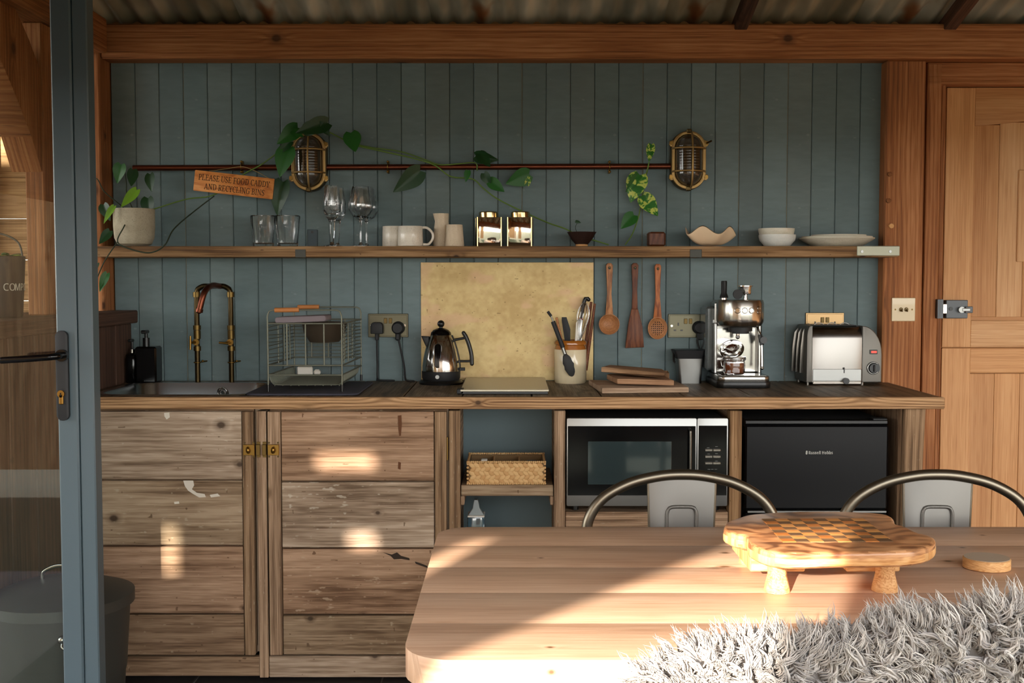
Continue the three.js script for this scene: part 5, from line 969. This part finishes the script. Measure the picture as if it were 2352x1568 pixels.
// ---------------------------------------------------------------- fridge
{
  const zf = 0.55, px = (p) => X(p, zf, 1080), py = (p) => Y(p, zf), x0 = px(1711), x1 = px(2040), y1 = py(966), yd = py(1170);
  const f = thing('mini_fridge', 'small black under-counter fridge with silver maker name', 'fridge');
  part(f, 'cabinet', span(x0 + 0.003, x1 - 0.003, 0.07, y1, 0.08, zf - 0.045, 0.006), M.blackMatt);
  const d = part(f, 'door', span(x0, x1, yd, py(976), zf - 0.04, zf, 0.006), M.fridgeBlack ??= std('#08080a', 0.38, 0, { specularIntensity: 0.45 }));
  part(d, 'door_cap', span(x0, x1, py(976) + 0.001, py(965), zf - 0.04, zf - 0.008, 0.003), M.black);
  part(d, 'hinge_cover', span(px(2005), px(2038), py(968) + 0.003, py(961), zf - 0.045, zf - 0.005, 0.002), M.blackMatt);
  part(d, 'maker_name', text('Russell Hobbs', sansBold, 0.0098, 0.0005, px(1912) - px(1857)).translate((px(1857) + px(1912)) / 2, py(1039), zf), M.steel);
  part(d, 'logo', ext(rrect(0.006, 0.0125, 0.0029, 6), 0.001, 0).translate(px(1852), py(1039), zf), M.steel);
  const l = part(f, 'door', span(x0, x1, 0.08, yd - 0.012, zf - 0.04, zf, 0.006), M.fridgeBlack);
  part(l, 'silver_trim', span(x0 + 0.01, x1 - 0.002, yd - 0.011, yd - 0.004, zf - 0.03, zf - 0.002, 0.001), M.steelBrushed);
  part(f, 'plinth_foot', span(x0 + 0.02, x1 - 0.02, 0.05, 0.07, 0.1, zf - 0.06, 0), M.black);
}
// ---------------------------------------------------------------- basket in the niche
{
  const zf = FZ - 0.02, yb = Y(1115, FZ - 0.01) + 0.001, u = (p) => p * mpp(zf), w = u(180), h = u(53), d = 0.17, cx = X(1163, zf, 1080);
  const b = thing('wicker_basket', 'plaited straw basket divided in three, in the niche', 'basket', [cx, yb, zf - d / 2]);
  const T = 0.006;
  part(b, 'lining', merge(cbox(w - 0.006, h - 0.006, T, 0.001, 0, h / 2, d / 2 - 0.006), cbox(w - 0.006, h - 0.004, T, 0.001, 0, h / 2, -d / 2 + 0.004), cbox(T, h - 0.006, d - 0.01, 0.001, -w / 2 + 0.005, h / 2, 0), cbox(T, h - 0.006, d - 0.01, 0.001, w / 2 - 0.005, h / 2, 0), cbox(w - 0.01, 0.004, d - 0.01, 0.001, 0, 0.003, 0)), M.wickerDark);
  part(b, 'divider', merge(...[-1, 1].map((s) => cbox(T, h - 0.01, d - 0.02, 0.002, s * w / 6, h / 2, 0))), M.wicker2);
  const strand = ball(1, 8, 6), rows = 5, cols = 15;
  for (let r = 0; r < rows; r++) for (let c = 0; c < cols; c++) {                  // each plait leaf of the front is a piece of its own
    const o = part(b, 'plait', strand, (r + c) % 3 ? M.wicker : M.wicker2), s = r % 2 ? 1 : -1;
    o.scale.set(0.0125, 0.0075, 0.0045); o.rotation.z = s * 0.62; o.position.set(lerp(-w / 2 + 0.014, w / 2 - 0.012, (c + 0.25 * (r % 2)) / (cols - 0.75)), 0.011 + r * (h - 0.02) / (rows - 1) * 0.95, d / 2 - 0.002);
  }
  const beads = (y, r, z0) => { const gs = []; for (let i = 0; i <= 40; i++) gs.push(ball(1, 6, 5).scale(w / 70, r, r).rotateZ(i % 2 ? 0.3 : -0.3).translate(lerp(-w / 2, w / 2, i / 40), y, z0)); return merge(gs); };
  part(b, 'front_border', merge(beads(0.004, 0.0045, d / 2), beads(h, 0.004, d / 2 - 0.001)), M.wicker);
  part(b, 'back_border', beads(h + 0.002, 0.004, -d / 2 + 0.003), M.wicker);
  for (const s of [-1, 1]) { const gs = []; for (let i = 0; i <= 20; i++) gs.push(ball(1, 6, 5).scale(0.004, 0.0045, 0.006).translate(s * (w / 2 - 0.002), h, lerp(-d / 2, d / 2, i / 20))); for (let i = 0; i < 6; i++) gs.push(rod([s * (w / 2 - 0.001), 0.004 + i * h / 6.2, -d / 2], [s * (w / 2 - 0.001), 0.008 + i * h / 6.2, d / 2], 0.004, 6)); part(b, 'side_border', merge(gs), M.wicker2); }
  mono('sachet', 'white sachet end showing in the basket', 'sachet', cbox(0.02, h - 0.012, 0.03, 0.002, 0, h / 2, 0), M.white, [cx - w * 0.29, yb + 0.006, zf - d / 2 + 0.02]);
  mono('coffee_capsule', 'black round capsule showing in the basket', 'capsule', lathe([[0, 0], [0.016, 0], [0.02, h - 0.02], [0.017, h - 0.012], [0, h - 0.01]], 20), M.black, [cx + w * 0.33, yb + 0.006, zf - d / 2 + 0.02]);
}
// ---------------------------------------------------------------- container under the niche shelf
{
  const z = 0.42, u = (p) => p * mpp(z), yb = 0.391, c = thing('soap_refill_bottle', 'grey-shouldered clear bottle standing under the niche shelf', 'bottle', [X(1094, z, 1180), yb, z]);
  const y = (p) => Y(p, z) - yb;
  part(c, 'bottle_body', ext(rrect(u(40), y(1181), u(6)), 0.07, 0.006).translate(0, y(1181) / 2, -0.035), M.smokeBottle ??= std('#3b5560', 0.08, 0, { clearcoat: 1 }));
  part(c, 'shoulder', ext([[-u(19), y(1180)], [u(19), y(1180)], [u(8), y(1163)], [u(6), y(1150)], [u(4), y(1144)], [-u(4), y(1144)], [-u(6), y(1150)], [-u(8), y(1163)]], 0.02, 0.003).translate(0, 0, 0.006), std('#8f9694', 0.5));
  part(c, 'collar', cbox(u(39), u(4), 0.072, 0.001, 0, y(1181), 0), M.white);
  part(c, 'label_band', cbox(u(38), u(3), 0.002, 0.0004, 0, y(1207), 0.0355), M.white);
}
// ---------------------------------------------------------------- galvanised bin behind the glazed door
{
  const z = 1.12, x = X(140, z, 1355), H = Y(1362, z), R = 0.19, b = thing('dustbin', 'small galvanised dustbin with a domed lid behind the glazed door', 'bin', [x, 0.0005, z]);
  part(b, 'bin_body', lathe([[0, 0], [R * 0.78, 0], [R * 0.8, 0.012], [R * 0.86, H * 0.5], [R * 0.875, H * 0.52], [R * 0.88, H * 0.54], [R * 0.94, H - 0.03], [R * 0.96, H - 0.01], [R * 0.9, H - 0.01], [0, H - 0.02]], 48), M.galv);
  const lid = part(b, 'lid', lathe([[R * 0.97, H - 0.028], [R * 1.0, H - 0.028], [R * 1.0, H], [R * 0.94, H + 0.004], [R * 0.6, H + 0.028], [R * 0.3, H + 0.038], [0, H + 0.042]], 56), M.galv);
  part(lid, 'lid_handle', tube([[-0.05, H + 0.036, 0], [-0.045, H + 0.06, 0], [0, H + 0.076, 0], [0.045, H + 0.06, 0], [0.05, H + 0.036, 0]], 0.0055, { rs: 10 }), M.chrome);
  for (const a of [0.55, Math.PI + 0.2]) part(b, 'side_handle', merge(ball(0.012).translate(-0.03, 0, 0), ball(0.012).translate(0.03, 0, 0), tube([[-0.03, 0, 0], [-0.028, -0.022, 0.014], [0.028, -0.022, 0.014], [0.03, 0, 0]], 0.004, { rs: 8 })).translate(0, H - 0.075, R * 0.94).rotateY(a), M.steelWarm);
}
// ---------------------------------------------------------------- compost caddy on the half wall
{
  const z = 0.78, q = onY(12, 716, 1.177), b = thing('compost_caddy', 'dark metal compost caddy with green scraps on the half wall', 'caddy', [-1.53, 1.177, z]);
  const r = 0.085, h = 0.178;
  part(b, 'caddy_body', lathe([[0, 0], [r * 0.86, 0], [r * 0.88, 0.004], [r, h], [r * 0.98, h + 0.002], [r * 0.96, h], [r * 0.84, 0.01], [0, 0.01]], 40), std('#3a3430', 0.5, 0.3));
  part(b, 'handle', tube([[-r, h - 0.01, 0], [-r * 0.8, h + 0.045, 0], [0, h + 0.07, 0], [r * 0.8, h + 0.045, 0], [r, h - 0.01, 0]], 0.003, { rs: 8 }), M.galv);
  const gs = []; let a = 0.78; for (const ch of 'COMPOST') { const g = text(ch, sans, 0.021, 0.0005), k = 0.235; gs.push(g.translate(0, 0, r * 0.955).rotateY(a)); a += k * (ch === 'M' ? 1.15 : 1); }
  part(b, 'lettering', merge(gs).translate(0, h * 0.5, 0), std('#c9c2b4', 0.7));
  for (let i = 0; i < 7; i++) { const g = ball(1, 10, 8).scale(0.026, 0.005, 0.012).rotateZ(rnd(-0.5, 0.5)).rotateY(rnd(0, 6)).translate(rnd(-0.035, 0.05), h - 0.004 + rnd(0, 0.016), rnd(-0.03, 0.04)); part(b, 'green_scrap', g, i % 2 ? M.leafLime : M.leaf); }
}
// ---------------------------------------------------------------- pine table
const TT = 0.75, TX0 = -0.158, TX1 = 1.75, TZ0 = 1.71, TZ1 = 2.59;
{
  const t = thing('dining_table', 'scrubbed pine dining table with rounded corners in the foreground', 'table');
  const n = 5, w = (TZ1 - TZ0) / n, cx = (TX0 + TX1) / 2, R = 0.075;
  for (let i = 0; i < n; i++) {                                       // boards of the top, close jointed
    const z0 = TZ0 + i * w + 0.0001, z1 = TZ0 + (i + 1) * w - 0.0001, pts = rrect(TX1 - TX0, z1 - z0, i === 0 ? [R, R, 0.0005, 0.0005] : i === n - 1 ? [0.0005, 0.0005, R, R] : 0.0005, 8);
    part(t, 'top_board', grainUV(ext(pts, 0.045, 0.0007, 2).rotateX(-Math.PI / 2).translate(cx, TT - 0.045, (z0 + z1) / 2), 'x', 0.02 * i, 0.05), M.pine);
  }
  part(t, 'apron', merge(span(TX0 + 0.12, TX1 - 0.12, TT - 0.14, TT - 0.046, TZ0 + 0.1, TZ0 + 0.125), span(TX0 + 0.12, TX1 - 0.12, TT - 0.14, TT - 0.046, TZ1 - 0.125, TZ1 - 0.1), span(TX0 + 0.12, TX0 + 0.145, TT - 0.14, TT - 0.046, TZ0 + 0.1, TZ1 - 0.1), span(TX1 - 0.145, TX1 - 0.12, TT - 0.14, TT - 0.046, TZ0 + 0.1, TZ1 - 0.1)), M.pine);
  for (const x of [TX0 + 0.15, TX1 - 0.15]) for (const z of [TZ0 + 0.13, TZ1 - 0.13]) part(t, 'leg', grainUV(lathe([[0, 0.0005], [0.022, 0.0005], [0.028, 0.1], [0.034, 0.35], [0.04, 0.5], [0.042, TT - 0.046], [0, TT - 0.046]], 24).translate(x, 0, z), 'y'), M.pine);
}
// ---------------------------------------------------------------- metal chairs
function chair(name, label, x, z, turn) {
  const c = thing(name, label, 'chair', [x, 0, z], turn, 'metal cafe chairs'), sy = 0.45;
  const half = [[0.212, 0.43], [0.219, 0.6], [0.219, 0.7], [0.21, 0.748], [0.178, 0.79], [0.12, 0.822], [0.055, 0.838]];
  part(c, 'back_hoop', tube([...half.map(([a, b]) => [-a, b, b > 0.5 ? -0.015 : 0]), [0, 0.842, -0.015], ...half.slice().reverse().map(([a, b]) => [a, b, b > 0.5 ? -0.015 : 0])], 0.0125, { rs: 14, seg: 120 }), M.gun);
  const sp = ext([[-0.066, 0.44], [0.066, 0.44], [0.078, 0.828], [0.04, 0.838], [0, 0.841], [-0.04, 0.838], [-0.078, 0.828]], 0.003, 0.0012).translate(0, 0, -0.016);
  const splat = part(c, 'back_splat', sp, M.gunPanel);
  part(splat, 'pressed_rib', tube([[-0.034, 0.46, -0.011], [-0.034, 0.7, -0.011], [-0.034, 0.752, -0.011], [-0.03, 0.764, -0.011], [-0.02, 0.768, -0.011], [0.02, 0.768, -0.011], [0.03, 0.764, -0.011], [0.034, 0.752, -0.011], [0.034, 0.7, -0.011], [0.034, 0.46, -0.011]], 0.0042, { rs: 8, seg: 90, tension: 0.2 }), M.gunPanel);
  for (const s of [-1, 1]) part(splat, 'folded_edge', tube([[s * 0.067, 0.45, -0.0145], [s * 0.078, 0.83, -0.0145]], 0.0028, { rs: 6, seg: 10 }), M.gun);
  part(c, 'seat', ext(rrect(0.36, 0.36, 0.05), 0.02, 0.005).rotateX(-Math.PI / 2).translate(0, sy - 0.02, 0.19), M.gunPanel);
  for (const sx of [-1, 1]) for (const [z0, z1] of [[0.02, -0.06], [0.35, 0.4]]) part(c, 'leg', rod([sx * 0.165, sy - 0.015, z0], [sx * 0.21, 0.0005, z1], 0.019, 10, 0.012).applyMatrix4(new THREE.Matrix4()), M.gun);
  part(c, 'stretcher', merge(rod([-0.18, 0.28, -0.02], [0.18, 0.28, 0.37], 0.006, 8), rod([0.18, 0.28, -0.02], [-0.18, 0.28, 0.37], 0.006, 8)), M.gun);
  return c;
}
chair('metal_chair', 'grey metal hoop-back chair standing before the microwave', X(1567, 1.58, 1100), 1.59, 0.02);
chair('metal_chair', 'grey metal hoop-back chair standing before the fridge and door', X(2155, 1.58, 1100), 1.59, -0.03);
const nearChair = chair('metal_chair', 'metal chair on the near side, hidden under the sheepskin', 0.68, 2.845, Math.PI);

// ---------------------------------------------------------------- games board
{
  const y = 0.849, th = 0.027;
  const b = thing('games_board', 'thick olive wood chess board slab with wavy edges, standing on four legs', 'chess board');
  const out = [[1663, 1207], [1664, 1222], [1690, 1233], [1712, 1243], [1722, 1260], [1770, 1280], [1820, 1284], [1900, 1282], [1985, 1281], [2040, 1280], [2095, 1277], [2135, 1268], [2149, 1254], [2142, 1240], [2110, 1231], [2078, 1216], [2060, 1203], [2050, 1187], [2032, 1180], [1990, 1176], [1900, 1173], [1800, 1175], [1720, 1181], [1690, 1190], [1672, 1196]].map(([px, py]) => onY(px, py - 14 * (py > 1240 ? 1 : py > 1215 ? 0.6 : 0), y));
  const smooth = new THREE.CatmullRomCurve3(out, true).getPoints(110).slice(0, -1), cen = out.reduce((a, p) => a.add(p), V(0, 0, 0)).multiplyScalar(1 / out.length);
  const g = ext(smooth.map((p) => [p.x, -p.z]).reverse(), th, 0.006, 4).rotateX(-Math.PI / 2).translate(0, y - th, 0);
  const slab = part(b, 'slab', grainUV(g, 'x'), M.olive);
  part(b, 'raw_edge', grainUV(ext(smooth.map((p) => [cen.x + (p.x - cen.x) * 1.004, -(cen.z + (p.z - cen.z) * 1.004)]).reverse(), th - 0.012, 0.003).rotateX(-Math.PI / 2).translate(0, y - th + 0.003, 0), 'x'), M.oliveSide);
  const TL = onY(1750, 1192, y), TR = onY(1984, 1191, y), BL = onY(1797, 1245, y), BR = onY(2051, 1244, y);
  const dk = tint(M.boards, '#a08c70'), lt = tint(M.oliveSide, '#f6e0c0'), lt2 = tint(M.oliveSide, '#dcb48c'), dk2 = tint(M.boards, '#b8a080');
  const s = TL.distanceTo(TR) / 8, ang = Math.atan2(TR.z - TL.z, TR.x - TL.x), tile = [0, 1, 2].map(() => grainUV(cbox(s * 0.985, 0.0016, s * 0.985, 0.0003), 'x'));
  for (let r = 0; r < 8; r++) for (let c = 0; c < 8; c++) {
    const u = (c + 0.5) / 8, v = (r + 0.5) / 8, p = TL.clone().lerp(TR, u).lerp(BL.clone().lerp(BR, u), v), o = part(slab, (r + c) % 2 ? 'pale_square' : 'dark_square', tile[(r * 3 + c) % 3], (r + c) % 2 ? (c % 3 ? lt : lt2) : (r % 3 ? dk : dk2));
    o.position.set(p.x, y + 0.0002, p.z); o.rotation.y = -ang;
  }
  const leg = lathe([[0, 0], [0.0225, 0], [0.022, 0.006], [0.0165, 0.03], [0.0165, 0.05], [0.02, 0.066], [0.022, y - th - TT + 0.002], [0, y - th - TT + 0.002]], 20, 0.9);
  for (const [px, py] of [[1790, 1364], [2040, 1362]]) { const p = onY(px, py, TT); for (const dz of [0, -0.2]) { const o = part(b, 'leg', leg, M.oliveSide); o.position.set(p.x + (dz ? -0.004 : 0), TT + 0.0004, p.z + dz - 0.018); } }
  for (const [a, c, z0] of [[1738, 1868, 0], [1965, 2092, 0]]) { const A = onY(a, 1338, TT + 0.025), C = onY(c, 1338, TT + 0.025); part(b, 'drawer_block', grainUV(span(A.x, C.x, TT + 0.03, y - th, A.z - 0.22, A.z - 0.055, 0.002), 'x'), M.oliveSide); }
}
{
  const p = onY(2266, 1304, TT), g = lathe([[0, 0], [0.041, 0], [0.0425, 0.001], [0.0425, 0.0185], [0.041, 0.0195], [0, 0.0195]], 40, 0.5).scale(1, 1, 0.95);
  const c = thing('wood_coaster', 'round slice of pale wood with bark edge on the table', 'coaster', [p.x, TT + 0.0006, p.z]);
  part(c, 'slice', g, M.oliveSide); part(c, 'cut_face', disc(0.0405, 0.0012, 40).scale(1, 1, 0.95).translate(0, 0.0195, 0), std('#b9a58c', 0.7));
}
// ---------------------------------------------------------------- sheepskin over the near chair
{
  const s = thing('sheepskin', 'long-haired grey sheepskin draped over the near chair back', 'sheepskin');
  // the hide hangs on both sides of the chair back: u runs along the back, v from the far hem over the top to the near hem
  const cx = 0.62, zt = 2.845, hw = 0.45, tops = [[0.1, 0.76], [0.16, 0.79], [0.23, 0.832], [0.37, 0.84], [0.42, 0.852], [0.5, 0.868], [0.6, 0.878], [0.75, 0.885], [1.2, 0.86]];
  const topY = (x) => { for (let i = 1; i < tops.length; i++) if (x <= tops[i][0]) { const t = clamp((x - tops[i - 1][0]) / (tops[i][0] - tops[i - 1][0]), 0, 1); return lerp(tops[i - 1][1], tops[i][1], t); } return 0.86; };
  const hide = (u, v) => {
    const w = hw * (1 - 0.1 * v * v), x = cx + u * w, arc = v * 0.42, r = 0.045, a = clamp(arc / r, -Math.PI / 2, Math.PI / 2), rest = Math.abs(arc) - r * Math.PI / 2;
    const y = topY(x) - r + r * Math.cos(a) - Math.max(0, rest), z = zt + r * Math.sin(a) + (v > 0 ? 1 : -1) * Math.max(0, rest) * 0.18;
    return V(x, y, z);
  };
  const NU = 24, NV = 30, pos = [], idx = [];
  for (let i = 0; i <= NU; i++) for (let k = 0; k <= NV; k++) { const p = hide(i / NU * 2 - 1, k / NV * 2 - 1); pos.push(p.x, p.y, p.z); }
  for (let i = 0; i < NU; i++) for (let k = 0; k < NV; k++) { const a = i * (NV + 1) + k, b = a + NV + 1; idx.push(a, a + 1, b, b, a + 1, b + 1); }
  const g = new THREE.BufferGeometry(); g.setAttribute('position', new THREE.Float32BufferAttribute(pos, 3)); g.setIndex(idx); g.computeVertexNormals();
  M.hide.side = THREE.DoubleSide; part(s, 'hide', g, M.hide);
  // tufts of fine wavy wool that gather towards a tip, three shapes, each an instanced mass
  const tuft = (bend, wav, sd) => {
    const gs = [];
    for (let f = 0; f < 9; f++) {
      const N = 7, C = 3, p = [], id = [], a0 = f / 9 * 6.28 + sd, rr = f ? 0.0062 * (0.6 + 0.4 * hash(f, sd, 3)) : 0, len = 0.058 * (0.72 + 0.35 * hash(f, sd, 5)), ph = hash(f, sd, 7) * 2;
      for (let i = 0; i <= N; i++) for (let k = 0; k < C; k++) { const t = i / N, r = 0.0017 * (1 - Math.pow(t, 2.2)) + 0.00008, a = k / C * Math.PI * 2, c = 1 - 0.8 * Math.pow(t, 1.3); p.push(r * Math.cos(a) + rr * c * Math.cos(a0) + bend * t * t * 0.026 + wav * 0.0028 * Math.sin(t * 10 + ph), t * len - bend * bend * 0.012 * t * t, r * Math.sin(a) + rr * c * Math.sin(a0) + wav * 0.0026 * Math.cos(t * 9 + ph)); }
      for (let i = 0; i < N; i++) for (let k = 0; k < C; k++) { const a = i * C + k, b = i * C + (k + 1) % C; id.push(a, a + C, b, b, a + C, b + C); }
      const q = new THREE.BufferGeometry(); q.setAttribute('position', new THREE.Float32BufferAttribute(p, 3)); q.setIndex(id); q.computeVertexNormals(); gs.push(q);
    }
    return merge(gs);
  };
  const kinds = [tuft(0.6, 1, 1), tuft(1.1, 0.8, 2), tuft(0.9, 1.3, 3)], per = 3600, m4 = new THREE.Matrix4(), q = new THREE.Quaternion(), col = new THREE.Color();
  kinds.forEach((k) => {
    const im = shade(new THREE.InstancedMesh(k, M.fleece, per)); im.name = 'fleece'; im.userData.kind = 'stuff';
    for (let i = 0; i < per; i++) {
      const u = rnd(-1, 1), v = rnd(-0.7, 1), p = hide(u, v), a = hide(u + 0.01, v), b = hide(u, v + 0.01), n = b.sub(p).cross(a.sub(p)).normalize();
      const gx = Math.sin(u * 9 + v * 4) * 0.55 + rnd(-0.4, 0.4), gz = Math.cos(u * 6 - v * 7) * 0.45 + rnd(-0.35, 0.35);
      n.add(V(gx + 0.3 * u, 0.1, gz)).normalize(); q.setFromUnitVectors(V(0, 1, 0), n).multiply(new THREE.Quaternion().setFromAxisAngle(V(0, 1, 0), rnd(0, 6.28)));
      const sc = rnd(0.7, 1.1); m4.compose(p, q, V(sc, sc, sc)); im.setMatrixAt(i, m4);
      const t = rnd(0.78, 1.05); im.setColorAt(i, col.setRGB(t, t * 0.99, t * 0.97));
    }
    s.add(im);
  });
}
renderer.render(scene, camera);
